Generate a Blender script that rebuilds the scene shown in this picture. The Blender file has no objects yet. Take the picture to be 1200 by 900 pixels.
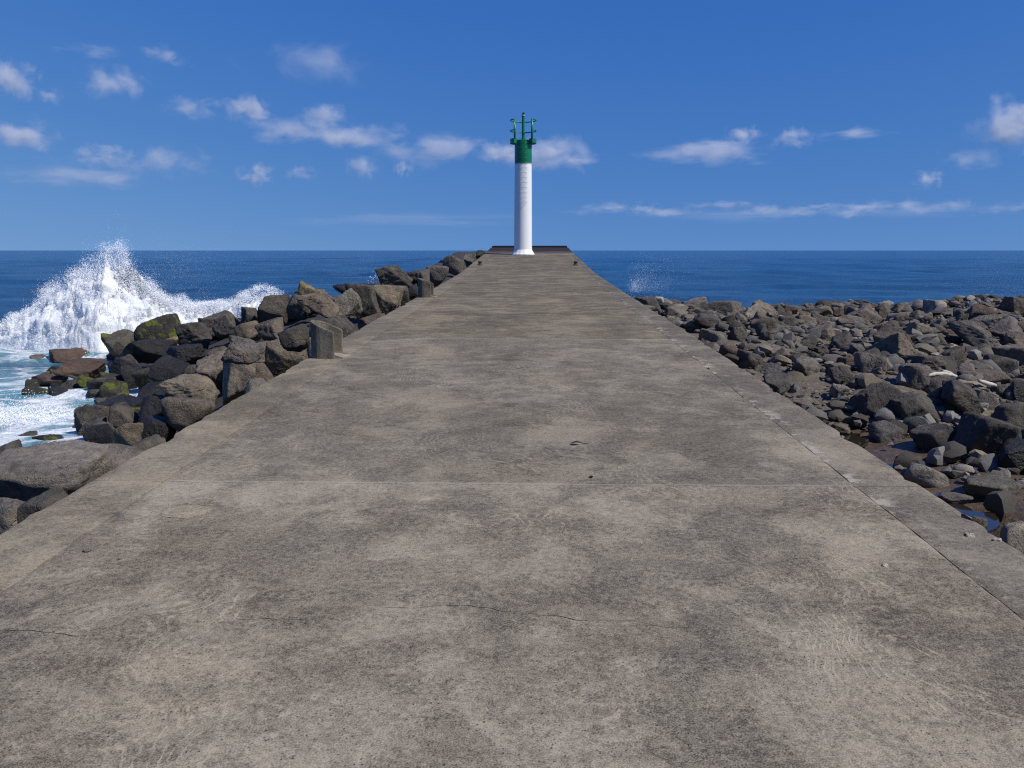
import bpy, bmesh, math, random
import numpy as np
from mathutils import Vector, Matrix, Euler, noise as mnoise

R = math.radians
sc = bpy.context.scene
col = sc.collection
rng = np.random.default_rng(7)
random.seed(7)

# ------------------------------------------------------------------ camera
EYE = 1.6
F_PX, PITCH, YAW = 970.0, math.atan(156.5/970), math.atan(23.5/970)
cam = bpy.data.cameras.new('camera')
cam.sensor_width = 36; cam.lens = F_PX/1200*36
cam.clip_start = 0.05; cam.clip_end = 200000
cam_o = bpy.data.objects.new('camera', cam); col.objects.link(cam_o)
cam_o.location = (0, 0, EYE)
cam_o.rotation_euler = (math.pi/2 - PITCH, 0, YAW)
sc.camera = cam_o

# ------------------------------------------------------------------ sky, sun, exposure
SUN_AZ = R(113)                                   # from +Y (out to sea) towards +X
SUN_EL = R(49)
SUN_DIR = Vector((math.cos(SUN_EL)*math.sin(SUN_AZ), math.cos(SUN_EL)*math.cos(SUN_AZ), math.sin(SUN_EL)))
world = bpy.data.worlds.new('World'); sc.world = world; world.use_nodes = True
wn = world.node_tree; wn.nodes.clear()
sky = wn.nodes.new('ShaderNodeTexSky'); sky.sky_type = 'NISHITA'
sky.sun_disc = False; sky.sun_elevation = SUN_EL; sky.sun_rotation = SUN_AZ
sky.air_density = 0.5; sky.dust_density = 0.0; sky.ozone_density = 10.0; sky.altitude = 0
# clear subtropical air: a flatter gradient from horizon to zenith and a deeper blue than the stock model
def wnode(typ, **p):
    nd = wn.nodes.new('ShaderNode' + typ)
    for k, v in p.items(): setattr(nd, k, v)
    return nd
wtc = wnode('TexCoord'); wsep = wnode('SeparateXYZ'); wmul = wnode('Math', operation='MULTIPLY_ADD'); wcom = wnode('CombineXYZ')
wn.links.new(wtc.outputs['Generated'], wsep.inputs[0]); wn.links.new(wsep.outputs[2], wmul.inputs[0])
wmul.inputs[1].default_value = .33; wmul.inputs[2].default_value = .115
for k in (0, 1): wn.links.new(wsep.outputs[k], wcom.inputs[k])
wn.links.new(wmul.outputs[0], wcom.inputs[2]); wn.links.new(wcom.outputs[0], sky.inputs['Vector'])
wrgb = wnode('SeparateColor'); wback = wnode('CombineColor'); wn.links.new(sky.outputs[0], wrgb.inputs[0])
for k, (ex, gain) in enumerate(((2.3, 17.1), (1.3, 1.60), (.45, .735))):
    m0 = wnode('Math', operation='MULTIPLY'); m0.inputs[1].default_value = .1; wn.links.new(wrgb.outputs[k], m0.inputs[0])
    m1 = wnode('Math', operation='POWER'); m1.inputs[1].default_value = ex; wn.links.new(m0.outputs[0], m1.inputs[0])
    m2 = wnode('Math', operation='MULTIPLY'); m2.inputs[1].default_value = gain*10; wn.links.new(m1.outputs[0], m2.inputs[0])
    wn.links.new(m2.outputs[0], wback.inputs[k])
bgn = wnode('Background'); bgn.inputs['Strength'].default_value = 0.1
won = wnode('OutputWorld')
wn.links.new(wback.outputs[0], bgn.inputs['Color']); wn.links.new(bgn.outputs[0], won.inputs['Surface'])
sun = bpy.data.lights.new('sun', 'SUN'); sun.energy = 4.7; sun.angle = R(0.53); sun.color = (1.0, 0.955, 0.88)
sun_o = bpy.data.objects.new('sun', sun); col.objects.link(sun_o)
sun_o.rotation_euler = SUN_DIR.to_track_quat('Z', 'Y').to_euler(); sun_o.location = (30, -15, 60)
sc.view_settings.view_transform = 'Standard'; sc.view_settings.look = 'None'
sc.view_settings.exposure = 0.0; sc.view_settings.gamma = 1.0; sc.view_settings.use_curve_mapping = False
sc.render.engine = 'CYCLES'
sc.cycles.use_denoising = True
sc.cycles.denoising_input_passes = 'RGB_ALBEDO_NORMAL'
sc.cycles.denoising_prefilter = 'NONE'
sc.cycles.use_adaptive_sampling = False
sc.cycles.filter_width = 1.15
sc.cycles.sample_clamp_direct = 2.5; sc.cycles.sample_clamp_indirect = 4
sc.cycles.volume_step_rate = 0.5
sc.cycles.volume_bounces = 2
sc.cycles.max_bounces = 8

# ------------------------------------------------------------------ geometry of the place
SEA = -1.9
XL, XR = -2.81, 2.44            # pier edges
JL, JR = -2.35, 2.03            # joints between deck slabs and edge beams
DECK_K = np.array([(-30, -.75), (-10, -.25), (0, .02), (7, .195), (13.7, .353), (22, .506), (32.5, .731), (48.2, 1.382), (56.7, 1.80), (70, 2.4)])
def zdeck(y):
    # piecewise profile, corners rounded over 1.2 m
    return sum(np.interp(y + k, DECK_K[:, 0], DECK_K[:, 1]) for k in (-1.2, -.6, 0, .6, 1.2))/5

def ray(u, v):
    c = Vector((u - 600, 450 - v, -F_PX))
    return (cam_o.rotation_euler.to_matrix() @ c).normalized()
def at_z(u, v, z):
    d = ray(u, v); t = (z - EYE)/d.z
    return Vector((0, 0, EYE)) + d*t
def at_y(u, v, y):
    d = ray(u, v); return Vector((0, 0, EYE)) + d*(y/d.y)
ROT = cam_o.rotation_euler.to_matrix().transposed()
def project(p):
    c = ROT @ (Vector(p) - Vector((0, 0, EYE)))
    return 600 + F_PX*c.x/-c.z, 450 - F_PX*c.y/-c.z, -c.z

def sm(a, b, x):
    t = np.clip((np.asarray(x, float) - a)/(b - a), 0, 1); return t*t*(3 - 2*t)
LREACH = np.array([(-20, 7), (5, 7), (10, 6.2), (14, 6.0), (18, 6.8), (22, 11.2), (26, 11.8), (30, 9), (36, 6), (47, 5), (60, 4.5)])
def z_left(x, y):
    s = XL - np.asarray(x, float)
    crest = .3 + 2.6*sm(12, 20, y)
    reach = np.interp(y, LREACH[:, 0], LREACH[:, 1])
    top = zdeck(y) - .45 + .3*sm(15, 22, y)
    t = np.clip((s - crest)/np.maximum(reach - crest, .5), 0, 1.6)
    return top + (SEA - .15 - top)*np.where(t < 1, t**.85, t)
def z_right(x, y):
    x = np.asarray(x, float); y = np.asarray(y, float)
    base = np.interp(y, [-30, 8, 13.0, 14.9, 18, 23.5, 26, 30, 34, 60], [-1.2, -1.16, -1.12, -.74, -.30, .02, -.2, -1.2, -2.4, -4])
    return base + .16*np.sin(x*.55 + y*.3)*sm(12, 16, y) + .10*np.sin(x*1.3 - y*.9)*sm(11, 14, y + .6*np.maximum(x - 5, 0))
def march(u, v, fn, t0=3.0):
    d = ray(u, v); o = Vector((0, 0, EYE)); t = t0; best, bt = 9e9, None
    while t < 60:
        p = o + d*t; gap = p.z - max(float(fn(p.x, p.y)), SEA - .05)
        if gap <= 0: break
        if gap < best: best, bt = gap, t
        if bt and best < .75 and t - bt > 1.5: t = bt; break       # grazes a crest: stands on it
        t += .05
    return o + d*t

# ------------------------------------------------------------------ helpers
def tag(o, label=None, cat=None, group=None, kind=None):
    if label: o['label'] = label
    if cat: o['category'] = cat
    if group: o['group'] = group
    if kind: o['kind'] = kind
    return o
def link(name, me, mat=None, parent=None, smooth=True):
    o = bpy.data.objects.new(name, me); col.objects.link(o)
    if mat and not me.materials: me.materials.append(mat)
    if parent: o.parent = parent
    if len(me.polygons):
        if smooth: me.polygons.foreach_set('use_smooth', [True]*len(me.polygons))
        else: me.shade_flat()
    return o
def empty(name, loc=(0, 0, 0)):
    o = bpy.data.objects.new(name, None); col.objects.link(o); o.location = loc; o.empty_display_size = .2
    return o
def from_arrays(name, v, f):
    me = bpy.data.meshes.new(name)
    v = np.asarray(v, np.float32); f = np.asarray(f, np.int32)
    n = f.shape[1]
    me.vertices.add(len(v)); me.vertices.foreach_set('co', v.ravel())
    me.loops.add(f.size); me.loops.foreach_set('vertex_index', f.ravel())
    me.polygons.add(len(f)); me.polygons.foreach_set('loop_start', np.arange(0, f.size, n, dtype=np.int32))
    me.update(calc_edges=True); me.validate()
    return me
def bm_mesh(name, bm):
    bmesh.ops.recalc_face_normals(bm, faces=bm.faces)
    me = bpy.data.meshes.new(name); bm.to_mesh(me); bm.free(); return me
def tube(bm, pts, rad, seg=10, caps=True):
    pts = [Vector(p) for p in pts]
    rad = rad if hasattr(rad, '__len__') else [rad]*len(pts)
    rings = []
    for i, p in enumerate(pts):
        t = (pts[min(i + 1, len(pts) - 1)] - pts[max(i - 1, 0)]).normalized()
        a = t.cross(Vector((0, 0, 1)) if abs(t.z) < .9 else Vector((1, 0, 0))).normalized(); b = t.cross(a)
        rings.append([bm.verts.new(p + (a*math.cos(k*2*math.pi/seg) + b*math.sin(k*2*math.pi/seg))*rad[i]) for k in range(seg)])
    for r0, r1 in zip(rings, rings[1:]):
        for k in range(seg): bm.faces.new((r0[k], r0[(k + 1) % seg], r1[(k + 1) % seg], r1[k]))
    if caps: bm.faces.new(rings[0][::-1]); bm.faces.new(rings[-1])
def lathe(bm, prof, seg=48, cx=0, cy=0, wob=None):
    rings = []
    for i, (r, z) in enumerate(prof):
        rings.append([bm.verts.new((cx + math.cos(a)*r*(1 if wob is None else wob(i, a)), cy + math.sin(a)*r*(1 if wob is None else wob(i, a)), z))
                      for a in [k*2*math.pi/seg for k in range(seg)]])
    for r0, r1 in zip(rings, rings[1:]):
        for k in range(seg): bm.faces.new((r0[k], r0[(k + 1) % seg], r1[(k + 1) % seg], r1[k]))
    bm.faces.new(rings[0][::-1]); bm.faces.new(rings[-1])

class G:
    """small node-graph builder"""
    def __init__(s, name):
        s.m = bpy.data.materials.new(name); s.m.use_nodes = True; s.nt = s.m.node_tree; s.nt.nodes.clear()
        s.out = s.nt.nodes.new('ShaderNodeOutputMaterial')
    def put(s, sock, v):
        if isinstance(v, bpy.types.NodeSocket): s.nt.links.new(v, sock)
        elif v is not None:
            if sock.type == 'RGBA' and hasattr(v, '__len__') and len(v) == 3: v = (*v, 1)
            sock.default_value = v
    def n(s, typ, ins={}, **props):
        nd = s.nt.nodes.new('ShaderNode' + typ)
        for k, v in props.items(): setattr(nd, k, v)
        for k, v in ins.items(): s.put(nd.inputs[k], v)
        return nd
    def math(s, op, a, b=None, c=None, clamp=False):
        nd = s.n('Math', {0: a}, operation=op, use_clamp=clamp)
        if b is not None: s.put(nd.inputs[1], b)
        if c is not None: s.put(nd.inputs[2], c)
        return nd.outputs[0]
    def mix(s, f, a, b, blend='MIX'):
        nd = s.nt.nodes.new('ShaderNodeMix'); nd.data_type = 'RGBA'; nd.blend_type = blend
        s.put(nd.inputs[0], f); s.put(nd.inputs[6], a); s.put(nd.inputs[7], b); return nd.outputs[2]
    def step(s, x, a, b, lo=0.0, hi=1.0):
        return s.n('MapRange', {0: x, 1: a, 2: b, 3: lo, 4: hi}, interpolation_type='SMOOTHSTEP').outputs[0]
    def noise(s, vec, scale, detail=4, rough=.55, dist=0.0):
        return s.n('TexNoise', {'Vector': vec, 'Scale': scale, 'Detail': detail, 'Roughness': rough, 'Distortion': dist}).outputs[0]
    def vmul(s, vec, m):
        return s.n('VectorMath', {0: vec, 1: m}, operation='MULTIPLY').outputs[0]
    def vadd(s, a, b):
        return s.n('VectorMath', {0: a, 1: b}, operation='ADD').outputs[0]
    def bsdf(s, **k):
        b = s.n('BsdfPrincipled', {kk.replace('_', ' '): v for kk, v in k.items()}); s.nt.links.new(b.outputs[0], s.out.inputs[0]); return b
    def bump(s, h, dist, strength=1.0, normal=None):
        nd = s.n('Bump', {'Height': h, 'Distance': dist, 'Strength': strength})
        if normal is not None: s.put(nd.inputs['Normal'], normal)
        return nd.outputs[0]

# ------------------------------------------------------------------ materials
def concrete(name, dark, light, bias=0.0, strokes=1.0, stain=None):
    g = G(name); P = g.n('NewGeometry').outputs['Position']
    tint = g.n('ObjectInfo').outputs['Color']
    big = g.noise(P, .55, 5, .62, .6)
    mid = g.noise(P, 2.6, 6, .65, .8)
    fine = g.noise(g.vmul(P, (34, 36, 34)), 1.0, 6, .75)
    grit = g.noise(P, 165, 3, .7)
    warp = g.n('TexNoise', {'Vector': P, 'Scale': .8, 'Detail': 3}).outputs['Color']
    wv = g.vadd(P, g.vmul(warp, (2.2, 2.2, 0)))
    wave = g.n('TexWave', {'Vector': wv, 'Scale': 5.5, 'Distortion': 5.0, 'Detail': 3, 'Detail Scale': 2.2, 'Detail Roughness': .7}).outputs['Fac']
    stroke = g.math('MULTIPLY', g.step(wave, .62, .98), g.step(g.noise(P, 1.1, 3, .5), .48, .66))
    stroke = g.math('MULTIPLY', stroke, g.step(g.noise(P, 14, 3, .6), .36, .66))
    s = g.math('MULTIPLY_ADD', big, .7, -.35 + bias)
    s = g.math('MULTIPLY_ADD', g.math('SUBTRACT', mid, .5), .9, s)
    s = g.math('MULTIPLY_ADD', g.math('SUBTRACT', fine, .5), 1.5, s)
    s = g.math('MULTIPLY_ADD', g.math('SUBTRACT', grit, .5), 2.1, s)
    s = g.math('MULTIPLY_ADD', stroke, .40*strokes, s)
    worn = g.step(g.noise(P, 1.25, 11, .74, .25), .475, .575)
    s = g.math('MULTIPLY_ADD', g.math('SUBTRACT', worn, .5), .26, s)
    s = g.math('ADD', s, .5, clamp=True)
    c = g.mix(s, dark, light)
    warm = g.noise(P, .9, 3, .5)
    c = g.mix(g.step(warm, .45, .7, 0, .2), c, g.mix(1.0, c, (1.12, 1.0, .82), 'MULTIPLY'))
    pit = g.n('TexVoronoi', {'Vector': g.vadd(P, g.vmul(warp, (.05, .05, 0))), 'Scale': 42, 'Randomness': 1.0}).outputs['Distance']
    pits = g.math('MULTIPLY', g.math('SUBTRACT', 1.0, g.step(pit, .08, .24)), g.step(g.noise(P, 5, 4, .65), .42, .60))
    c = g.mix(g.math('MULTIPLY', pits, .5), c, (.035, .03, .026))
    if stain is not None:
        c = stain(g, P, c)
    c = g.mix(1.0, c, tint, 'MULTIPLY')
    h = g.math('MULTIPLY_ADD', grit, .5, g.math('MULTIPLY', fine, .6))
    h = g.math('MULTIPLY_ADD', stroke, .35, h)
    h = g.math('MULTIPLY_ADD', pits, -.9, h)
    b = g.bsdf(Base_Color=c, Roughness=.93)
    b.inputs['Specular IOR Level'].default_value = .25
    g.put(b.inputs['Normal'], g.bump(h, .006, .75))
    return g.m
def edge_crumbs(g, P, c):
    # pale crumbled mortar along the inner edge of the beam
    x = g.n('SeparateXYZ', {0: P}).outputs[0]
    a = g.math('MULTIPLY', g.step(x, JR + .16, JR + .01), g.step(g.noise(P, 5.5, 5, .7), .50, .60))
    return g.mix(g.math('MULTIPLY', a, .8), c, (.38, .35, .29))
def rust_to_black(g, P, c):
    y = g.n('SeparateXYZ', {0: P}).outputs[1]
    a = g.math('MULTIPLY_ADD', g.math('SUBTRACT', g.noise(g.vmul(P, (1.0, .5, 1)), 1.2, 5, .6), .5), 6.0, y)
    c = g.mix(g.step(a, 48.3, 50.2, 0, .9), c, (.085, .052, .033))
    return g.mix(g.step(a, 50.5, 52.4, 0, .95), c, (.018, .016, .018))  # near black over the far ramp and the parapet
M_DECK = concrete('weathered_concrete', (.048, .0405, .0325), (.298, .260, .197))
M_EDGE_L = concrete('pale_edge_concrete', (.062, .053, .041), (.300, .260, .192), bias=.05, strokes=.4)
M_EDGE_R = concrete('grey_edge_concrete', (.048, .041, .034), (.262, .230, .180), strokes=.5, stain=edge_crumbs)
M_RAMP = concrete('stained_concrete', (.06, .055, .05), (.24, .22, .19), strokes=.2, stain=rust_to_black)
M_MORTAR = concrete('pale_mortar', (.10, .09, .072), (.34, .30, .235), bias=.08, strokes=0)
M_BOLLARD = concrete('bollard_concrete', (.050, .046, .038), (.26, .225, .168), bias=-.02, strokes=.3)

def rock_material(name, algae=None, rust=False):
    g = G(name)
    P = g.n('NewGeometry').outputs['Position']
    oi = g.n('ObjectInfo')
    wet = g.math('SUBTRACT', 1.0, oi.outputs['Alpha'])
    off = g.n('VectorMath', {0: P, 1: g.vmul(oi.outputs['Random'], (37, 37, 37))}, operation='ADD').outputs[0]
    a = g.noise(off, 1.7, 6, .62, .4)
    b = g.noise(off, 9, 6, .68)
    f = g.noise(off, 55, 4, .7)
    s = g.math('MULTIPLY_ADD', g.math('SUBTRACT', a, .5), 2.1, .5)
    s = g.math('MULTIPLY_ADD', g.math('SUBTRACT', b, .5), 1.7, s)
    s = g.math('MULTIPLY_ADD', g.math('SUBTRACT', f, .5), .9, s, clamp=True)
    c0 = oi.outputs['Color']
    c = g.mix(s, g.mix(1.0, c0, (.40, .40, .42), 'MULTIPLY'), g.mix(1.0, c0, (1.60, 1.54, 1.42), 'MULTIPLY'))
    # rust brown blotches, pale salt and lichen specks
    c = g.mix(g.step(g.noise(off, 2.3, 5, .6), .56, .74, 0, .45), c, g.mix(1.0, c, (1.35, .95, .70), 'MULTIPLY'))
    pale = g.math('MULTIPLY', g.step(g.noise(off, 24, 4, .7), .60, .70), g.step(g.noise(off, 3, 3, .5), .5, .62))
    c = g.mix(g.math('MULTIPLY', pale, .5), c, (.30, .28, .24))
    if algae:
        m = g.step(g.noise(off, 3.4, 5, .65), algae[3], algae[3] + .12)
        c = g.mix(m, c, g.mix(g.noise(off, 20, 3, .6), algae[:3], tuple(.45*k for k in algae[:3])))
    c = g.mix(g.math('MULTIPLY', wet, .6), c, g.mix(1.0, c, (.35, .35, .38), 'MULTIPLY'))
    ves = g.n('TexVoronoi', {'Vector': off, 'Scale': 26}).outputs['Distance']
    ves = g.math('MULTIPLY', g.math('SUBTRACT', 1.0, g.step(ves, .12, .34)), g.step(g.noise(off, 4, 3, .6), .46, .6))
    crack = g.n('TexVoronoi', {'Vector': g.vadd(off, g.vmul(g.n('TexNoise', {'Vector': off, 'Scale': 3.0, 'Detail': 4}).outputs['Color'], (.6, .6, .6))), 'Scale': 1.5}, feature='DISTANCE_TO_EDGE').outputs['Distance']
    crack = g.math('MULTIPLY', g.math('SUBTRACT', 1.0, g.step(crack, 0.0, .035)), g.step(g.noise(off, 1.4, 2, .5), .45, .6))
    h = g.math('MULTIPLY_ADD', b, 1.3, g.math('MULTIPLY', f, .5))
    h = g.math('MULTIPLY_ADD', ves, -.35, h)
    h = g.math('MULTIPLY_ADD', crack, -.38, h)
    h = g.math('MULTIPLY_ADD', a, .8, h)
    bs = g.bsdf(Base_Color=c, Roughness=g.math('MULTIPLY_ADD', wet, -.46, .88))
    bs.inputs['Specular IOR Level'].default_value = .35
    g.put(bs.inputs['Normal'], g.bump(h, .055, .9))
    return g.m
M_ROCK = rock_material('basalt')
M_ALGAE = rock_material('basalt_with_algae', (.17, .19, .02, .50))
M_YELLOW = rock_material('basalt_with_yellow_lichen', (.36, .27, .11, .42))

def paint(name, c, rough=.4, dirt=.25, streak=(.25, .2, .14)):
    g = G(name); P = g.n('NewGeometry').outputs['Position']
    d = g.noise(g.vmul(P, (6, 6, .8)), 1.0, 5, .65)
    cc = g.mix(g.step(d, .50, .75, 0, dirt), c, tuple(k*s for k, s in zip(c, (.72, .72, .72))))
    cc = g.mix(g.step(g.noise(g.vmul(P, (14, 14, 1.2)), 1.0, 4, .6), .66, .78, 0, dirt*1.2), cc, streak)
    b = g.bsdf(Base_Color=cc, Roughness=rough)
    g.put(b.inputs['Normal'], g.bump(g.noise(P, 9, 3, .5), .01, .2))
    return g.m
M_WHITE = paint('white_paint', (.80, .80, .79), .38, .22, (.42, .36, .28))
M_GREEN = paint('green_paint', (.003, .165, .078), .35, .30, (.03, .05, .03))
M_RUNG = paint('galvanised_steel', (.48, .48, .46), .5, .3)
M_LENS = paint('dark_lens', (.01, .015, .012), .1, .1)
M_STEEL = paint('rusted_steel', (.05, .035, .028), .8, .6)
M_WOOD = None

# ------------------------------------------------------------------ sea
def sea_material():
    g = G('sea_water'); P = g.n('NewGeometry').outputs['Position']
    xyz = g.n('SeparateXYZ', {0: P}); x, y, z = xyz.outputs[0], xyz.outputs[1], xyz.outputs[2]
    dist = g.n('VectorMath', {0: P}, operation='LENGTH').outputs['Value']
    # surf zone: the cove and the water around the headland on the seaward side of the pier
    def blob(cx, cy, rx, ry):
        a = g.math('DIVIDE', g.math('SUBTRACT', x, cx), rx); b = g.math('DIVIDE', g.math('SUBTRACT', y, cy), ry)
        r = g.math('SQRT', g.math('ADD', g.math('MULTIPLY', a, a), g.math('MULTIPLY', b, b)))
        return g.math('SUBTRACT', 1.0, g.step(r, .45, 1.0))
    surf = g.math('MAXIMUM', blob(-13, 17, 10, 11), g.math('MAXIMUM', blob(-15.5, 29, 13, 4.5), blob(-8, 33, 6, 5)))
    wob = g.n('TexNoise', {'Vector': P, 'Scale': .45, 'Detail': 3}).outputs['Color']
    wp = g.vadd(g.vmul(P, (.55, 1.0, 1)), g.vmul(wob, (2.4, 2.4, 0)))
    lace = g.n('TexVoronoi', {'Vector': g.vadd(wp, g.vmul(g.n('TexNoise', {'Vector': wp, 'Scale': 2.6, 'Detail': 4}).outputs['Color'], (.7, .7, 0))), 'Scale': 1.0}, feature='DISTANCE_TO_EDGE').outputs['Distance']
    n1 = g.noise(wp, .75, 6, .65, .5)
    n2 = g.noise(wp, 4.5, 5, .7, .3)
    fo = g.math('MULTIPLY_ADD', g.math('SUBTRACT', 1.0, g.step(lace, .0, .30)), .40, g.math('MULTIPLY', n1, .95))
    fo = g.math('MULTIPLY_ADD', g.math('SUBTRACT', n2, .5), .75, fo)
    foam = g.math('MULTIPLY', g.step(g.math('MULTIPLY_ADD', surf, .42, fo), .86, 1.36), .95)
    foam = g.math('MULTIPLY', foam, g.step(surf, .05, .3))
    deep = g.mix(g.step(g.noise(g.vmul(P, (.010, .045, 0)), 1.0, 6, .62), .34, .66), (.0065, .048, .122), (.0135, .080, .178))
    turq = g.mix(n1, (.06, .22, .29), (.16, .40, .45))
    c = g.mix(g.math('MULTIPLY', surf, .95), deep, turq)
    c = g.mix(foam, c, (.80, .83, .85))
    # ripples: chop close by, broader bands farther out
    r1 = g.noise(g.vmul(P, (1.4, 2.4, 0)), 1.0, 6, .65, .6)
    r2 = g.noise(g.vmul(P, (.16, .42, 0)), 1.0, 6, .62, .4)
    r3 = g.noise(g.vmul(P, (.018, .06, 0)), 1.0, 5, .6)
    near = g.math('SUBTRACT', 1.0, g.step(dist, 60, 400))
    h = g.math('MULTIPLY_ADD', r1, g.math('MULTIPLY_ADD', near, .42, .12), g.math('MULTIPLY', r2, 1.1))
    h = g.math('MULTIPLY_ADD', r3, 5.0, h)
    h = g.math('MULTIPLY_ADD', foam, .15, h)
    b = g.bsdf(Base_Color=c, Roughness=g.math('MULTIPLY_ADD', foam, .55, .2), IOR=1.333)
    g.put(b.inputs['Specular IOR Level'], g.math('MULTIPLY_ADD', foam, -.4, .5))
    g.put(b.inputs['Normal'], g.bump(h, .9, .75))
    return g.m
def wave_height(x, y, cell):
    z = np.zeros_like(x)
    rs = np.random.default_rng(3)
    for k in range(34):
        L = 1.3*1.105**k
        a = .0125*L**.80*(.6 + .8*rs.random())
        th = R(-95) + rs.normal(0, .42)
        ph = rs.random()*6.28
        q = (x*math.cos(th) + y*math.sin(th))*2*math.pi/L + ph
        z += a*(np.exp(np.sin(q) - 1)*1.6 - .75)*sm(2.2, 4.5, L/cell)
    return z
ang = np.concatenate([np.linspace(-62, 62, 470), np.linspace(62, 298, 60)[1:]])
th = np.radians(ang)
rad = np.concatenate([[0.5], np.geomspace(4.5, 400, 330), np.geomspace(400, 60000, 60)[1:]])
T, RR = np.meshgrid(th, rad)
sx, sy = np.sin(T)*RR, np.cos(T)*RR
cell = np.maximum(RR*.0138, RR*R(124/470))
sz = SEA + wave_height(sx, sy, cell)*np.where(np.abs(T) < 1.2, 1, .0)*.62
n_r, n_t = T.shape
idx = np.arange(n_r*n_t).reshape(n_r, n_t)
f = np.stack([idx[:-1, :-1], idx[:-1, 1:], idx[1:, 1:], idx[1:, :-1]], -1).reshape(-1, 4)
seam = np.stack([idx[:-1, -1], idx[:-1, 0], idx[1:, 0], idx[1:, -1]], -1).reshape(-1, 4)
sea_me = from_arrays('sea', np.stack([sx, sy, sz], -1).reshape(-1, 3), np.concatenate([f, seam])[:, ::-1])
tag(link('sea', sea_me, sea_material()), kind='structure')

# ------------------------------------------------------------------ beach bed and rock bed
def bed_material(name, c1, c2, c3, wet_level=None):
    g = G(name); P = g.n('NewGeometry').outputs['Position']
    a = g.noise(P, .8, 5, .6); b = g.noise(P, 13, 5, .7)
    v = g.n('TexVoronoi', {'Vector': P, 'Scale': 11})
    c = g.mix(g.step(a, .38, .62), c1, c2)
    c = g.mix(g.step(b, .45, .7, 0, .8), c, c3)
    rough = .9
    if wet_level is not None:
        z = g.n('SeparateXYZ', {0: P}).outputs[2]
        w = g.math('SUBTRACT', 1.0, g.step(g.math('MULTIPLY_ADD', a, .12, z), wet_level, wet_level + .14))
        c = g.mix(g.math('MULTIPLY', w, .85), c, g.mix(1.0, c, (.62, .52, .42), 'MULTIPLY'))
        rough = g.math('MULTIPLY_ADD', w, -.45, .9)
    bs = g.bsdf(Base_Color=c, Roughness=rough)
    g.put(bs.inputs['Normal'], g.bump(g.math('MULTIPLY_ADD', v.outputs['Distance'], .5, b), .04, .6))
    return g.m
def sheet(name, xs, ys, fn, mat):
    X, Y = np.meshgrid(xs, ys); Z = fn(X, Y)
    i = np.arange(X.size).reshape(X.shape)
    f = np.stack([i[:-1, :-1], i[:-1, 1:], i[1:, 1:], i[1:, :-1]], -1).reshape(-1, 4)
    me = from_arrays(name, np.stack([X, Y, Z], -1).reshape(-1, 3), f)
    return tag(link(name, me, mat), kind='structure')
def wob_noise(X, Y, s, a):
    out = np.empty(X.size)
    for k, (x, y) in enumerate(zip(X.ravel(), Y.ravel())): out[k] = mnoise.fractal((x*s, y*s, 3.1), 1.0, 2.0, 4)
    return out.reshape(X.shape)*a
PUDDLE_Z = -1.175
def bed_right(X, Y):
    calm = 1 - sm(11, 13.5, Y + .6*np.maximum(X - 4.5, 0))
    Z = z_right(X, Y) - .05 + wob_noise(X, Y, .9, .12)*(1 - .72*calm)
    for u, v, r in ((998, 513, .6), (1045, 552, .5), (1104, 592, .6), (1132, 604, .6), (1160, 612, .5)):
        c = at_z(u, v, PUDDLE_Z); Z = Z - .16*np.exp(-((X - c.x)**2 + (Y - c.y)**2)/r**2)
    return Z
sheet('beach', np.linspace(XR - .3, 34, 180), np.linspace(-14, 36, 220), bed_right,
      bed_material('beach_sand', (.075, .058, .042), (.12, .095, .07), (.20, .165, .12), PUDDLE_Z + .06))
def bed_left(X, Y):
    return z_left(X, Y) - .40 + wob_noise(X, Y, .8, .12)
sheet('rock_bed', np.linspace(-22, XL + .3, 90), np.linspace(-14, 62, 200), bed_left,
      bed_material('wet_rock_bed', (.022, .02, .018), (.04, .035, .03), (.055, .048, .04)))

# tide pools at the foot of the pier: level water in the lowest hollows of the sand
def pool_material():
    g = G('pool_water'); P = g.n('NewGeometry').outputs['Position']
    b = g.bsdf(Base_Color=(.022, .017, .012), Roughness=.03, IOR=1.6)
    b.inputs['Specular IOR Level'].default_value = .6
    g.put(b.inputs['Normal'], g.bump(g.noise(P, 5, 2, .5), .004, .15))
    return g.m
M_POOL = pool_material()
def pool(pts, label):
    pts = [at_z(u, v, PUDDLE_Z) for u, v in pts]
    c = sum(pts, Vector())/len(pts)
    bm = bmesh.new(); ring = []
    n = len(pts)
    for i in range(n):
        for k in range(5):
            t = k/5; p0, p1, p2, p3 = (pts[(i + j - 1) % n] for j in range(4))
            p = .5*((2*p1) + (p2 - p0)*t + (2*p0 - 5*p1 + 4*p2 - p3)*t*t + (3*p1 - p0 - 3*p2 + p3)*t**3)
            p = p + Vector((mnoise.noise(p*5), mnoise.noise(p*5 + Vector((9, 0, 0))), 0))*.05
            p.z = PUDDLE_Z
            ring.append(bm.verts.new(p))
    top = bm.faces.new(ring)
    ex = bmesh.ops.extrude_face_region(bm, geom=[top])
    for v in ex['geom']:
        if isinstance(v, bmesh.types.BMVert): v.co.z -= .03
    o = link('tide_pool', bm_mesh('tide_pool', bm), M_POOL, smooth=False)
    o['label'] = label
    return tag(o, kind='structure')
pool([(984, 503), (1000, 500), (1008, 507), (1006, 512), (1016, 514), (1010, 523), (990, 528), (975, 514)], 'small blue tide pool beside pale gravel at pier edge')
pool([(1034, 545), (1046, 544), (1054, 549), (1050, 558), (1036, 560)], 'tiny blue tide pool peeking over the pier edge')
pool([(1092, 585), (1100, 577), (1110, 578), (1112, 587), (1128, 592), (1148, 600), (1166, 602), (1173, 612), (1160, 622), (1120, 625), (1096, 606)], 'long blue tide pool with flat brown stones in it')

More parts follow.
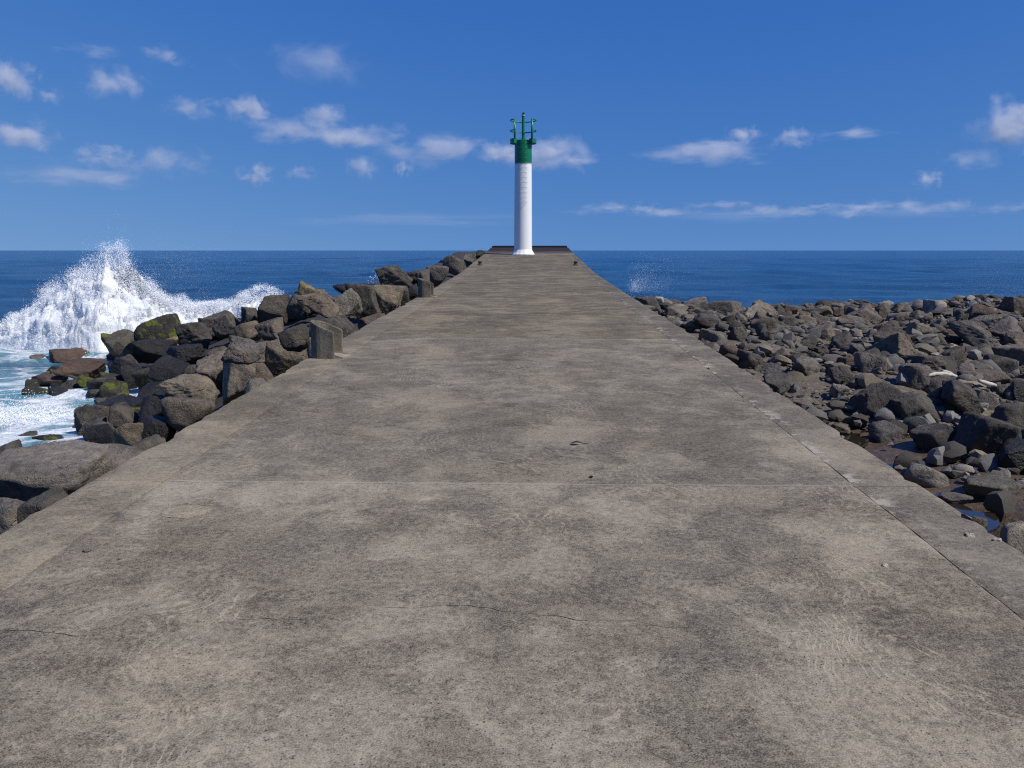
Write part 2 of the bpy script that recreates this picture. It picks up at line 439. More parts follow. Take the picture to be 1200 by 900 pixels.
# ------------------------------------------------------------------ pier
pier = tag(empty('pier', (0, 0, -1.9)), 'long grey weathered concrete pier running out to the lighthouse', 'pier')
def child(name, me, mat, parent=pier, smooth=False, color=None):
    o = link(name, me, mat, parent, smooth or name in ('deck_slab', 'edge_beam', 'joint_filler', 'end_ramp'))
    o.matrix_parent_inverse = Matrix.Translation(-pier.location) if parent == pier else Matrix()
    if color: o.color = color
    return o
def slab_mesh(name, pieces, thick=.22, rough=.004, nx=44):
    V, Fq = [], []; base = 0
    for (xa, xb, ya, yb, ny) in pieces:
        us = np.linspace(0, 1, nx); vs = np.linspace(0, 1, ny)
        U, Vv = np.meshgrid(us, vs)
        X = xa + (xb - xa)*U
        YA, YB = ya(X), yb(X)
        Y = YA + (YB - YA)*Vv
        jag = lambda X, Y, k: np.array([mnoise.fractal((x*6, y*6, k), 1, 2, 3) for x, y in zip(X.ravel(), Y.ravel())]).reshape(X.shape)
        X[:, 0] += jag(X[:, :1], Y[:, :1], 1.)[:, 0]*rough*1.4; X[:, -1] += jag(X[:, -1:], Y[:, -1:], 2.)[:, 0]*rough*1.4
        if rough > .006:                                  # broken lips along the outer edges of the beams
            for col_, sg in (((0, 1),) if xa < 0 else ((-1, -1),)):
                ch = np.array([max(0, mnoise.fractal((y*2.3, sg*3.7, xa), .8, 2.1, 4) - .28) for y in Y[:, col_]])
                X[:, col_] += sg*np.minimum(ch*.16, .05)
        Y[0] += jag(X[:1], Y[:1], 3.)[0]*rough; Y[-1] += jag(X[-1:], Y[-1:], 4.)[0]*rough
        Z = zdeck(Y) + wob_noise(X, Y, .7, .006)
        edge = (np.minimum(np.minimum(U*(xb - xa), (1 - U)*(xb - xa)), 1e9) < .004)
        Z = Z - np.where(edge, .006, 0)
        i = np.arange(X.size).reshape(X.shape) + base
        V += list(np.stack([X, Y, Z], -1).reshape(-1, 3)); base += X.size
        Fq += list(np.stack([i[:-1, :-1], i[:-1, 1:], i[1:, 1:], i[1:, :-1]], -1).reshape(-1, 4))
        loop = list(i[0]) + list(i[1:, -1]) + list(i[-1, ::-1][1:]) + list(i[::-1, 0][1:-1])
        low = [np.array(V[k]) - np.array((0, 0, thick)) for k in loop]
        j = list(range(base, base + len(loop))); V += low; base += len(loop)
        m = len(loop)
        Fq += [[loop[k], j[k], j[(k + 1) % m], loop[(k + 1) % m]] for k in range(m)]
    me = from_arrays(name, np.array(V), np.array(Fq)); me.shade_smooth(); me.set_sharp_from_angle(angle=R(25))
    return me
JOINTS = [5.06 + 7.03*k for k in range(-2, 7)]                 # -8.74 ... 47.26
cr_px = [(-60, 744), (0, 742), (100, 746), (190, 733), (260, 729), (340, 728), (400, 722), (450, 718), (545, 714), (600, 719), (680, 727), (760, 736), (860, 742), (1250, 756)]
cr = [at_z(u, v, .09) for u, v in cr_px]
crx = np.array([p.x for p in cr]); cry = np.array([p.y for p in cr])
def crack_y(X):
    b = np.interp(X, crx, cry)
    return b + np.array([mnoise.fractal((x*5, .3, .7), 1, 2, 5) for x in X.ravel()]).reshape(X.shape)*.035
def crack_w(X):
    w = np.interp(X, [-2.4, -1.9, -1.45, -1.2, -.9, -.7, -.5, -.1, .35, .7, 2.1], [.006, .007, .002, .006, .008, .003, .006, .009, .005, .0008, .0008])
    return w*(.6 + .7*np.array([abs(mnoise.noise((x*9, 2.2, .1))) for x in X.ravel()]).reshape(X.shape))
const = lambda y: (lambda X: np.full_like(X, y))
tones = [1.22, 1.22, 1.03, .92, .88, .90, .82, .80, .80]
for k in range(len(JOINTS) - 1):
    y0, y1 = JOINTS[k] + .014, JOINTS[k + 1] - .014
    g6 = .004
    if y0 < 3 < y1:
        pcs = [(JL + g6, JR - .003, const(y0), lambda X: crack_y(X) - crack_w(X)/2, 36),
               (JL + g6, JR - .003, lambda X: crack_y(X) + crack_w(X)/2, const(y1), 36)]
        me = slab_mesh('deck_slab', pcs, nx=240)
    else:
        me = slab_mesh('deck_slab', [(JL + g6, JR - .003, const(y0), const(y1), 40)])
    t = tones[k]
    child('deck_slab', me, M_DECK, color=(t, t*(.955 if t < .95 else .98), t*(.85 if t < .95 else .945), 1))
    for nm, xa, xb, mt in (('edge_beam', XL, JL - g6, M_EDGE_L), ('edge_beam', JR + .0015, XR, M_EDGE_R)):
        o = child(nm, slab_mesh(nm, [(xa, xb, const(y0 - .010), const(y1 + .010), 90)], thick=.30, nx=9, rough=.016 if xa < 0 else .007), mt)
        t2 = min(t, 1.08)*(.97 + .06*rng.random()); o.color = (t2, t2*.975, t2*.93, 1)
    if k:
        me = slab_mesh('joint_filler', [(JL + .01, JR - .02, const(JOINTS[k] - (.017 if k < 3 else .030)), const(JOINTS[k] + (.017 if k < 3 else .030)), 3)], thick=.1, rough=.014, nx=160)
        for v in me.vertices: v.co.z += .0015
        child('joint_filler', me, M_MORTAR)
# end ramp beyond the lighthouse, stained with rust, then near black towards its end
me = slab_mesh('end_ramp', [(XL + .02, XR - .02, const(JOINTS[-1] + .03), const(56.7), 40)], rough=.01)
child('end_ramp', me, M_RAMP)
def body_box(name, xa, xb, ys, ztop, zbot, mat):
    bm = bmesh.new(); rings = []
    for y in ys:
        zt = float(ztop(y))
        rings.append([bm.verts.new(p) for p in ((xa, y, zt), (xb, y, zt), (xb + .05, y, zbot), (xa - .05, y, zbot))])
    for a, b in zip(rings, rings[1:]):
        for i in range(4): bm.faces.new((a[i], a[(i + 1) % 4], b[(i + 1) % 4], b[i]))
    bm.faces.new(rings[0]); bm.faces.new(rings[-1][::-1])
    return child(name, bm_mesh(name, bm), mat)
body_box('pier_wall', XL + .05, XR - .05, list(np.linspace(-8.7, 56.6, 34)), lambda y: zdeck(y) - .20, -2.6, M_EDGE_R)
# low parapet at the very end
bm = bmesh.new()
bmesh.ops.create_cube(bm, size=1, matrix=Matrix.Translation((-.185, 56.95, float(zdeck(56.7)) - .35)) @ Matrix.Diagonal((5.08, .42, .94, 1)))
bmesh.ops.bevel(bm, geom=bm.edges[:], offset=.03, segments=2, affect='EDGES')
child('end_parapet', bm_mesh('end_parapet', bm), M_RAMP)
# pale mortar patch
c = at_z(218, 601, .13)
bm = bmesh.new(); vs = []
for k in range(40):
    a = k*2*math.pi/40
    r = 1 + .22*mnoise.fractal((math.cos(a)*1.8, math.sin(a)*1.8, 5.), .8, 2, 4)
    x, y = c.x + math.cos(a)*.135*r, c.y + math.sin(a)*.105*r
    vs.append(bm.verts.new((x, y, float(zdeck(y)) + .0055)))
ft = bm.faces.new(vs); ex = bmesh.ops.extrude_face_region(bm, geom=[ft])
for v in ex['geom']:
    if isinstance(v, bmesh.types.BMVert): v.co.z -= .02
o = child('mortar_patch', bm_mesh('mortar_patch', bm), M_EDGE_L, color=(1.42, 1.40, 1.34, 1)); o['label'] = 'pale oval mortar patch in the deck'

# ------------------------------------------------------------------ bollards: hollow concrete stubs, open towards the deck
def bollard(x, y, label):
    z0 = float(zdeck(y)) - .02
    root = tag(empty('bollard', (x, y, z0)), label, 'bollard', 'concrete bollards on the pier edge')
    W, D, t = .37, .44, .055
    outer, inner = [], []
    for k in range(13):                              # rounded on the seaward side
        a = math.pi/2 + math.pi*k/12
        sx_ = W*.55
        outer.append((sx_*math.cos(a)*.85 + .02, D/2*math.sin(a)))
        inner.append(((sx_ - t)*math.cos(a)*.85 + .02, (D/2 - t)*math.sin(a)))
    outer = [(W*.5, D/2)] + outer + [(W*.5, -D/2)]
    inner = [(W*.5, D/2 - t)] + inner + [(W*.5, -D/2 + t)]
    top = lambda px, py: .50 - .42*(px + W/2) + .015*mnoise.noise((px*9, py*9, y))
    bm = bmesh.new()
    def wall(ring_o, ring_i):
        n = len(ring_o); rows = []
        for (ox, oy), (ix, iy) in zip(ring_o, ring_i):
            rows.append([bm.verts.new(p) for p in ((ox, oy, 0), (ox, oy, top(ox, oy)), (ix, iy, top(ix, iy)), (ix, iy, 0))])
        for a, b in zip(rows, rows[1:]):
            for i in range(4): bm.faces.new((a[i], b[i], b[(i + 1) % 4], a[(i + 1) % 4]))
        bm.faces.new(rows[0]); bm.faces.new(rows[-1][::-1])
    wall(outer, inner)
    bmesh.ops.recalc_face_normals(bm, faces=bm.faces)
    bmesh.ops.bevel(bm, geom=[e for e in bm.edges if e.calc_face_angle(0) > .7], offset=.008, segments=2, affect='EDGES')
    o = link('shell', bm_mesh('shell', bm), M_BOLLARD, root, False)
    bm = bmesh.new(); vs = [bm.verts.new((ix*.999, iy*.99, .06 + .015*mnoise.noise((ix*20, iy*20, 0)))) for ix, iy in inner]
    vs += [bm.verts.new((W*.5 + .10, -D/2 + t, .03)), bm.verts.new((W*.5 + .12, D/2 - t, .025))]
    ft = bm.faces.new(vs); ex = bmesh.ops.extrude_face_region(bm, geom=[ft])
    for v in ex['geom']:
        if isinstance(v, bmesh.types.BMVert): v.co.z = -.02
    link('mortar_base', bm_mesh('mortar_base', bm), M_MORTAR, root, False)
    root.rotation_euler.z = R(-3)
    return root
bollard(-2.63, 10.35, 'large hollow concrete bollard with slanted top, nearest on pier edge')
bollard(-2.63, 20.3, 'small looking concrete bollard farther along pier edge beside round boulders')
def stump(x, y, label):
    z0 = float(zdeck(y)) - .02
    bm = bmesh.new(); lathe(bm, [(.12, 0), (.12, .05), (.075, .07), (.07, .14), (.10, .15), (.10, .19), (.05, .21)], 20)
    o = link('mooring_post', bm_mesh('mooring_post', bm), M_STEEL, None, True); o.location = (x, y, z0)
    tag(o, label, 'mooring post', 'rusted mooring posts near the lighthouse')
stump(-2.35, 37.6, 'stubby dark mooring post on left pier edge before lighthouse')
stump(1.95, 37.6, 'stubby dark mooring post on right pier edge before lighthouse')

# ------------------------------------------------------------------ lighthouse
LX, LY = -.53, 47.9
lz = float(zdeck(LY)) - .03
lh = tag(empty('lighthouse', (LX, LY, lz)), 'slim white harbour lighthouse with green top and open gallery', 'lighthouse')
def lpart(name, bm, mat, parent=lh, smooth=True):
    o = link(name, bm_mesh(name, bm), mat, parent, smooth); return o
def auto(o, ang=35):
    o.data.set_sharp_from_angle(angle=R(ang)); return o
bm = bmesh.new(); lathe(bm, [(.515, .05), (.51, .4), (.50, 2.0), (.485, 4.0), (.475, 5.05)], 64)
colm = auto(lpart('column', bm, M_WHITE))
bm = bmesh.new(); lathe(bm, [(.66, 0), (.66, .04), (.62, .08), (.56, .18), (.525, .28), (.50, .33)], 64, wob=lambda i, a: 1 + (.045*abs(math.sin(a*8)) if 0 < i < 4 else 0))
auto(lpart('flared_base', bm, M_WHITE))
bm = bmesh.new(); lathe(bm, [(.478, 5.06), (.482, 5.08), (.482, 5.9), (.478, 6.33), (.40, 6.345)], 64)
auto(lpart('green_drum', bm, M_GREEN))
bm = bmesh.new(); lathe(bm, [(.47, 5.03), (.489, 5.04), (.489, 5.075), (.47, 5.085)], 64)
auto(lpart('joint_ring', bm, M_RUNG))
# C-shaped gallery plate, open towards the pier (-Y)
gal_a = [R(-90 + 44) + (2*math.pi - R(88))*k/56 for k in range(57)]
bm = bmesh.new(); rows = []
for a in gal_a:
    cx, sy_ = math.cos(a), math.sin(a)
    rows.append([bm.verts.new(p) for p in ((.47*cx, .47*sy_, 6.10), (.74*cx, .74*sy_, 6.16), (.74*cx, .74*sy_, 6.40), (.47*cx, .47*sy_, 6.40))])
for a, b in zip(rows, rows[1:]):
    for i in range(4): bm.faces.new((a[i], b[i], b[(i + 1) % 4], a[(i + 1) % 4]))
bm.faces.new(rows[0]); bm.faces.new(rows[-1][::-1])
auto(lpart('gallery', bm, M_GREEN))
for h in (6.85, 7.42):
    bm = bmesh.new(); tube(bm, [(.715*math.cos(a), .715*math.sin(a), h) for a in gal_a], .030, 8)
    lpart('rail', bm, M_GREEN)
for a in (R(-46), R(-134), R(48), R(132), R(90)):
    if a == R(90): rr, pr = .715, .014
    else: rr, pr = .70, .052 if a == R(-46) else .036
    bm = bmesh.new(); tube(bm, [(rr*math.cos(a), rr*math.sin(a), 6.38), (rr*math.cos(a), rr*math.sin(a), 7.44)], pr, 10)
    lpart('rail_post', bm, M_GREEN)
bm = bmesh.new(); lathe(bm, [(.10, 6.33), (.10, 6.38), (.082, 6.40), (.078, 7.60), (.095, 7.61), (.095, 7.65), (.05, 7.66)], 24)
mast = auto(lpart('mast', bm, M_GREEN))
bm = bmesh.new(); lathe(bm, [(.085, 7.652), (.10, 7.66), (.10, 7.70), (.07, 7.705)], 24); lpart('lamp_ring', bm, M_RUNG, mast)
bm = bmesh.new(); lathe(bm, [(.062, 7.70), (.066, 7.72), (.066, 7.79), (.05, 7.83), (.02, 7.85)], 24); lpart('lamp', bm, M_LENS, mast)
for k in range(14):
    z = 2.95 + k*.265
    y_ = -.49 if z < 5.05 else -.47
    bm = bmesh.new()
    tube(bm, [(-.20, y_ + .08, z), (-.20, y_ - .07, z + .008), (-.185, y_ - .105, z), (-.10, y_ - .112, z - .012), (.10, y_ - .112, z - .012), (.185, y_ - .105, z), (.20, y_ - .07, z + .008), (.20, y_ + .08, z)], .013, 8)
    lpart('ladder_rung', bm, M_RUNG if z < 5.05 else M_GREEN)

# ------------------------------------------------------------------ boulders
def rock_mesh(seed, sub=4, nplanes=15, p=16, rough=.05):
    rs = np.random.default_rng(seed)
    bm = bmesh.new(); bmesh.ops.create_icosphere(bm, subdivisions=sub, radius=1)
    D = np.array([v.co[:] for v in bm.verts]); D /= np.linalg.norm(D, axis=1)[:, None]
    N = rs.normal(size=(nplanes, 3)); N /= np.linalg.norm(N, axis=1)[:, None]
    N = np.concatenate([N, np.array([[0, 0, 1], [0, 0, -1], [1, 0, 0], [-1, 0, 0], [0, 1, 0], [0, -1, 0]]) + rs.normal(0, .25, (6, 3))])
    N /= np.linalg.norm(N, axis=1)[:, None]
    dk = rs.uniform(.52, 1.0, len(N))
    q = np.maximum(D @ N.T, 0)/dk
    r = (q**p).sum(1)**(-1/p)
    off = Vector(rs.uniform(-50, 50, 3))
    fr = np.array([mnoise.fractal(Vector(d)*1.6 + off, .9, 2.1, 5) for d in D])
    rid = np.array([mnoise.turbulence(Vector(d)*3.5 + off, 4, False) for d in D])
    hi = np.array([mnoise.fractal(Vector(d)*7 + off, .7, 2.1, 4) for d in D])
    r = r*(1 + rough*.55*fr - rough*.5*rid + rough*.45*hi)
    V = D*r[:, None]
    V -= (V.max(0) + V.min(0))/2; V /= (V.max(0) - V.min(0))/2
    for v, cco in zip(bm.verts, V): v.co = cco
    me = bpy.data.meshes.new('boulder'); bm.to_mesh(me); bm.free()
    me.polygons.foreach_set('use_smooth', [True]*len(me.polygons))
    me.materials.append(M_ROCK)
    return me
PROTO = [rock_mesh(100 + k, 5 if k < 18 else 4, 6 + k % 8, 48 + 12*(k % 4), .05 + .025*(k % 3)) for k in range(42)]
SMOOTHP = [rock_mesh(300 + k, 4, 6, 7, .05) for k in range(6)]
TONES = {  # base colours of dry basalt and its variants; last value = wetness
    'grey': (.124, .112, .098, .0), 'dark': (.076, .068, .059, .02), 'black': (.028, .026, .026, .8), 'brown': (.128, .106, .084, .0),
    'tan': (.165, .140, .108, .0), 'pale': (.19, .172, .148, .0), 'red': (.105, .070, .055, .3), 'white': (.38, .36, .31, .0),
    'algae': (.040, .038, .032, .5), 'yellow': (.10, .085, .055, .1), 'lime': (.06, .055, .035, .3)}
key_px = []
def place_rock(name, c, hx, hy, hz, tone, rotz=None, tilt=.0, me=None, smooth=False):
    me = me or (random.choice(SMOOTHP) if smooth else random.choice(PROTO[:18] if max(hx, hz) > .34 else PROTO[18:]))
    mat = {'algae': M_ALGAE, 'yellow': M_YELLOW, 'lime': M_ALGAE}.get(tone)
    o = bpy.data.objects.new(name, me); col.objects.link(o)
    if mat:
        o.material_slots[0].link = 'OBJECT'; o.material_slots[0].material = mat
    o.location = c; o.scale = (hx, hy, hz)
    rz = random.choice((0, math.pi)) + random.uniform(-.16, .16) if rotz is None else rotz
    o.rotation_euler = (random.uniform(-tilt, tilt), random.uniform(-tilt, tilt), rz)
    t = TONES[tone]; k = random.uniform(.85, 1.15)
    o.color = (t[0]*k, t[1]*k*random.uniform(.98, 1.02), t[2]*k*random.uniform(.95, 1.05), 1 - t[3])
    return o
def key_rock(u, v, w, h, tone, label, side, up=.15, cat='boulder', ymin=3.0, smooth=False, deep=1.0):
    fn = z_left if side < 0 else z_right
    p = march(u, v + h*.12, fn, ymin)
    d = project(p)[2]
    k = d/F_PX
    hx, hz = w*k*.50, h*k*.50
    c = at_y(u, v, p.y + hx*.15)
    hy = max(hx, hz)*random.uniform(.8, 1.05)*deep
    # seat the boulder: let its lower part reach down to the bed it lies on
    ground = float(fn(c.x, c.y)) - .30
    low = c.z - hz
    if low > ground:
        ext = min(low - ground, hz*.6); hz += ext/2; c = Vector((c.x, c.y, c.z - ext/2))
    if side < 0: c.x = min(c.x, XL - hx*.86)
    else: c.x = max(c.x, XR + hx*.86)
    key_px.append((u, v, w*.5, h*.5, d))
    o = place_rock('boulder', c, hx, hy, hz, tone, tilt=.12, smooth=smooth)
    grp = 'boulders armouring the seaward side of the pier' if side < 0 else 'boulders on the rubble beach'
    return tag(o, label, cat, grp)

LEFT = [
 (48, 570, 150, 96, 'pale', 'huge pale tan boulder at left photo edge, largest by the pier'),
 (122, 549, 92, 50, 'grey', 'smooth grey brown boulder lying against pier beside the huge pale one'),
 (60, 590, 66, 40, 'dark', 'dark rough boulder in front of the huge pale boulder'),
 (8, 534, 44, 34, 'dark', 'dark split boulder at left edge above the huge pale boulder'),
 (171, 526, 50, 30, 'grey', 'low grey boulder touching pier edge left of the smooth rounded one'),
 (154, 509, 42, 30, 'brown', 'brownish boulder just behind the low grey one at pier edge'),
 (121, 510, 36, 30, 'black', 'black wet boulder at the water left of the brownish one'),
 (224, 483, 60, 42, 'brown', 'smooth rounded brown boulder with a cleft beside the pier'),
 (179, 478, 46, 34, 'black', 'black wet boulder left of the smooth rounded brown one'),
 (147, 489, 36, 30, 'dark', 'dark grey boulder between black wet ones near the cove'),
 (184, 499, 40, 28, 'black', 'shiny black boulder below the smooth rounded brown one'),
 (254, 436, 54, 46, 'tan', 'angular tan block with flat facets above the cove'),
 (225, 459, 58, 40, 'tan', 'tan faceted boulder leaning below the angular tan block'),
 (278, 448, 52, 62, 'tan', 'long tan slab sloping down to the pier edge'),
 (200, 440, 44, 44, 'black', 'pointed black wet boulder beside the tan facets'),
 (180, 460, 44, 20, 'black', 'low black wet rock at the water of the cove'),
 (152, 441, 24, 28, 'black', 'small upright black rock at the cove beside green algae rock'),
 (174, 440, 32, 24, 'algae', 'rock with bright green algae at the head of the cove'),
 (94, 432, 54, 22, 'red', 'reddish brown flat boulder at the tip of the headland'),
 (60, 443, 40, 13, 'red', 'thin reddish rock awash in foam before the headland'),
 (82, 420, 48, 22, 'red', 'brown boulder behind the reddish flat one on the headland'),
 (70, 406, 38, 20, 'brown', 'grey brown boulder topping the headland tip below the wave'),
 (38, 410, 26, 9, 'brown', 'outermost small rock in white water off the headland'),
 (47, 421, 24, 11, 'brown', 'small brown rock awash left of the headland'),
 (111, 408, 46, 28, 'algae', 'dark boulder smeared with olive algae on the headland'),
 (128, 396, 18, 13, 'lime', 'small yellow green rock on top of the headland'),
 (146, 401, 34, 28, 'dark', 'dark peaked boulder right of the small yellow green rock'),
 (187, 386, 46, 34, 'algae', 'tall dark boulder with algae streak, highest on the headland'),
 (202, 398, 20, 11, 'yellow', 'small bright yellow rock below the tall dark boulder'),
 (230, 392, 42, 30, 'dark', 'dark boulder right of the tall algae boulder'),
 (262, 376, 40, 24, 'dark', 'dark rounded boulder against the white surf'),
 (180, 411, 42, 26, 'black', 'black boulder under the tall algae boulder'),
 (216, 415, 44, 24, 'black', 'broad black wet rock behind the cove'),
 (294, 371, 24, 22, 'dark', 'small dark boulder beside the surf right of the rounded dark one'),
 (31, 513, 22, 15, 'dark', 'small dark rock standing in foam at left edge'),
 (72, 517, 62, 20, 'algae', 'long low dark rock with algae along the foam'),
 (321, 362, 42, 34, 'dark', 'blocky dark boulder on the skyline below the surf'),
 (348, 356, 28, 22, 'dark', 'dark wedge boulder left of the yellow boulder'),
 (364, 341, 30, 22, 'yellow', 'yellow lichen covered boulder on the crest against the sea'),
 (375, 360, 44, 34, 'brown', 'brown grey boulder below the yellow one'),
 (407, 356, 34, 36, 'pale', 'pale grey upright slab on the crest behind first bollard'),
 (427, 353, 38, 40, 'dark', 'dark faceted boulder right of the pale upright slab'),
 (453, 352, 34, 38, 'tan', 'tan triangular boulder by the pier edge between the bollards'),
 (436, 376, 32, 18, 'brown', 'low brown boulder below the tan triangular one'),
 (392, 386, 58, 32, 'dark', 'dark boulder half hidden behind first bollard'),
 (463, 326, 44, 28, 'dark', 'large dark boulder on crest left of second bollard'),
 (416, 339, 56, 17, 'black', 'long black ridge rock on crest against the sea'),
 (467, 347, 28, 26, 'grey', 'grey boulder under the large dark crest boulder'),
 (492, 326, 30, 24, 'dark', 'dark boulder directly behind second bollard'),
 (484, 344, 20, 22, 'black', 'black cleft rock at left foot of second bollard'),
 (514, 323, 27, 27, 'grey', 'round grey boulder just beyond second bollard'),
 (531, 312, 25, 25, 'grey', 'rounded grey boulder next beyond the round one'),
 (541, 312, 12, 18, 'dark', 'narrow dark boulder leaning on the rounded grey one'),
 (550, 306, 17, 17, 'grey', 'small grey boulder at pier edge near lighthouse'),
 (562, 298, 12, 10, 'black', 'tiny black boulder on left skyline nearest lighthouse'),
 (264, 383, 36, 30, 'dark', 'dark boulder below the dark rounded one at the surf'),
 (291, 385, 28, 20, 'brown', 'brown boulder below the small dark surf boulder'),
 (318, 388, 38, 32, 'brown', 'brown grey boulder below the blocky dark skyline one'),
 (338, 418, 48, 44, 'tan', 'tan grey block in shade left of first bollard'),
 (303, 437, 36, 30, 'brown', 'brown boulder at pier edge below the shaded tan block'),
 (288, 411, 44, 20, 'grey', 'flat grey boulder left of the shaded tan block'),
 (303, 456, 34, 26, 'grey', 'small grey boulder wedged between tan slab and pier edge'),
 (345, 392, 36, 26, 'dark', 'dark boulder above and left of first bollard'),
 (6, 606, 60, 44, 'grey', 'grey boulder cut by left photo edge, lowest beside the pier'),
]
for i, (u, v, w, h, t, lab) in enumerate(LEFT):
    key_rock(u, v, w, h, t, lab, -1, smooth=(i in (1, 7, 27, 46, 50, 51)))
RIGHT = [
 (1029, 475, 62, 56, 'dark', 'large dark boulder above the small blue pool, left of the boulder pile'),
 (1068, 484, 56, 46, 'dark', 'large dark boulder second from left in the pile above pools'),
 (1074, 446, 44, 42, 'grey', 'peaked grey boulder on top of the boulder pile'),
 (1102, 455, 44, 36, 'grey', 'grey boulder just right of the peaked one'),
 (1124, 474, 50, 58, 'dark', 'tall dark boulder in the middle of the pile'),
 (1156, 472, 28, 30, 'grey', 'pyramid shaped grey rock right of the tall dark boulder'),
 (1095, 519, 56, 46, 'dark', 'rounded dark boulder on wet sand above the pools'),
 (1150, 524, 76, 80, 'dark', 'biggest dark boulder at right above the long pool'),
 (1184, 497, 48, 48, 'dark', 'dark boulder at right edge behind the biggest one'),
 (1186, 540, 46, 58, 'black', 'black boulder at right edge in front of the biggest one'),
 (1082, 556, 48, 24, 'pale', 'pale low stone standing in the brown pool'),
 (1156, 569, 66, 26, 'grey', 'flat topped grey stone beside the long pool'),
 (1036, 504, 36, 22, 'grey', 'grey stone between small pool and boulder pile'),
 (1077, 500, 24, 18, 'grey', 'small pointed grey stone on the wet sand'),
 (1186, 630, 38, 40, 'pale', 'pale grey rock at right edge against the pier'),
 (986, 500, 24, 9, 'brown', 'flat brown stone at the pier edge above the small pool'),
 (1120, 584, 34, 10, 'brown', 'flat tan stone lying in the long pool'),
 (1148, 612, 24, 14, 'brown', 'small brown stone at the end of the long pool'),
 (987, 401, 26, 25, 'dark', 'dark rounded rock in mid rubble left of the grey boulder'),
 (1022, 428, 36, 32, 'grey', 'rounded grey boulder standing alone in mid rubble'),
 (1090, 426, 62, 22, 'dark', 'long dark slab just above the driftwood'),
 (1076, 390, 28, 25, 'tan', 'tan angular rock above the long dark slab'),
 (1092, 399, 34, 16, 'dark', 'dark low rock between tan angular rock and slab'),
 (1112, 419, 30, 28, 'dark', 'dark wedge rock leaning over the long slab'),
 (1096, 361, 26, 22, 'white', 'whitish slanted rock on the skyline of the rubble'),
 (1187, 361, 34, 30, 'brown', 'big brown block on skyline at right photo edge'),
 (1055, 362, 20, 15, 'brown', 'brown rock on skyline left of the whitish slanted one'),
 (1049, 375, 26, 20, 'grey', 'grey rock below skyline left of the tan angular one'),
 (1082, 374, 22, 15, 'pale', 'pale rock just below the whitish slanted one'),
 (1174, 429, 38, 28, 'grey', 'grey boulder right of the driftwood near the photo edge'),
 (984, 440, 30, 24, 'dark', 'dark rock near pier above pale gravel'),
 (1002, 448, 21, 15, 'grey', 'small grey rock right of the dark one above pale gravel'),
 (984, 458, 20, 15, 'pale', 'pale blocky stone in the gravel near pier'),
 (1162, 442, 38, 20, 'brown', 'brown rock between the two driftwood pieces and the edge'),
 (1174, 457, 25, 15, 'dark', 'small dark rock below the brown one at right'),
 (998, 379, 34, 20, 'tan', 'broad tan brown rock below skyline mid field'),
 (1021, 396, 20, 20, 'grey', 'small upright grey rock right of dark rounded one'),
 (1194, 462, 24, 30, 'black', 'black rock cut by right edge above the pile'),
 (842, 360, 54, 20, 'grey', 'long flat grey boulder on skyline near the pier'),
 (830, 380, 46, 26, 'dark', 'dark boulder below the long flat skyline boulder'),
 (838, 398, 38, 25, 'grey', 'grey boulder nearest pier below the dark one'),
 (900, 395, 30, 19, 'grey', 'smooth grey rock in left rubble with flat top'),
 (878, 423, 32, 25, 'dark', 'dark boulder at pier edge left of the flat grey one'),
 (907, 434, 44, 17, 'grey', 'flat grey rock at pier edge above dark twin rocks'),
 (918, 449, 46, 26, 'dark', 'dark boulder hugging pier edge above the pale slab'),
 (762, 359, 36, 22, 'dark', 'dark slab rock farthest along right pier edge'),
 (771, 353, 13, 12, 'white', 'whitish small rock farthest along right pier edge'),
 (792, 366, 28, 15, 'grey', 'grey rubble rock at pier edge near the far dark slab'),
 (891, 382, 32, 21, 'brown', 'brown boulder below skyline right of the long flat one'),
 (864, 395, 22, 24, 'dark', 'narrow dark rock right of the grey pier edge boulder'),
 (942, 471, 32, 13, 'pale', 'pale flat slab stone at pier edge mid way'),
 (853, 411, 27, 14, 'red', 'reddish flat stone at pier edge'),
 (924, 404, 20, 14, 'grey', 'small grey rock right of the smooth flat topped one'),
 (941, 376, 28, 15, 'brown', 'flat brown rock below skyline mid left'),
 (946, 401, 22, 17, 'dark', 'dark small rock mid field left of dark rounded one'),
]
for i, (u, v, w, h, t, lab) in enumerate(RIGHT):
    key_rock(u, v, w, h, t, lab, 1, smooth=(i in (14, 10)))

import re
def short(lab):
    t = re.split(r' (?:at|on|in|above|below|right|left|beside|between|with|behind|nearest|lying|leaning|standing|against|touching|just|near|along|farthest|hugging|sloping|directly|next|half|under|wedged|topping|awash|smeared|against|cut|of|by|mid|to|and|over|covered|off|from|that|second|highest|largest)\b', lab)[0]
    return ' '.join(t.replace(',', '').split()[:5])
TONE_WORD = {'grey': 'grey', 'dark': 'dark grey', 'black': 'black wet', 'brown': 'brown', 'tan': 'tan', 'pale': 'pale', 'red': 'reddish', 'algae': 'algae stained'}
def auto_label(p, r, tone, noun):
    u, v, d = project(p)
    k = min(range(len(key_px)), key=lambda i: math.hypot(key_px[i][0] - u, (key_px[i][1] - v)*1.3))
    ku, kv = key_px[k][:2]
    du, dv = u - ku, (v - kv)*1.3
    rel = ('right of' if du > 0 else 'left of') if abs(du) > abs(dv) else ('below' if dv > 0 else 'above')
    size = 'small' if r < .26 else ('middling' if r < .40 else 'large')
    near = 'just ' if math.hypot(du, dv) < 30 else ''
    return f'{size} {TONE_WORD[tone]} {noun} {near}{rel} the {key_short[k]}'
key_short = [short(t[5]) for t in LEFT] + [short(t[5]) for t in RIGHT]
def hidden_by_key(p, r):
    u, v, d = project(p)
    rp = r*F_PX/d
    for (ku, kv, kw, kh, kd) in key_px:
        if d < kd + .6 and ((u - ku)/(kw + rp*.55))**2 + ((v - kv)/(kh + rp*.55))**2 < 1: return True
    return False
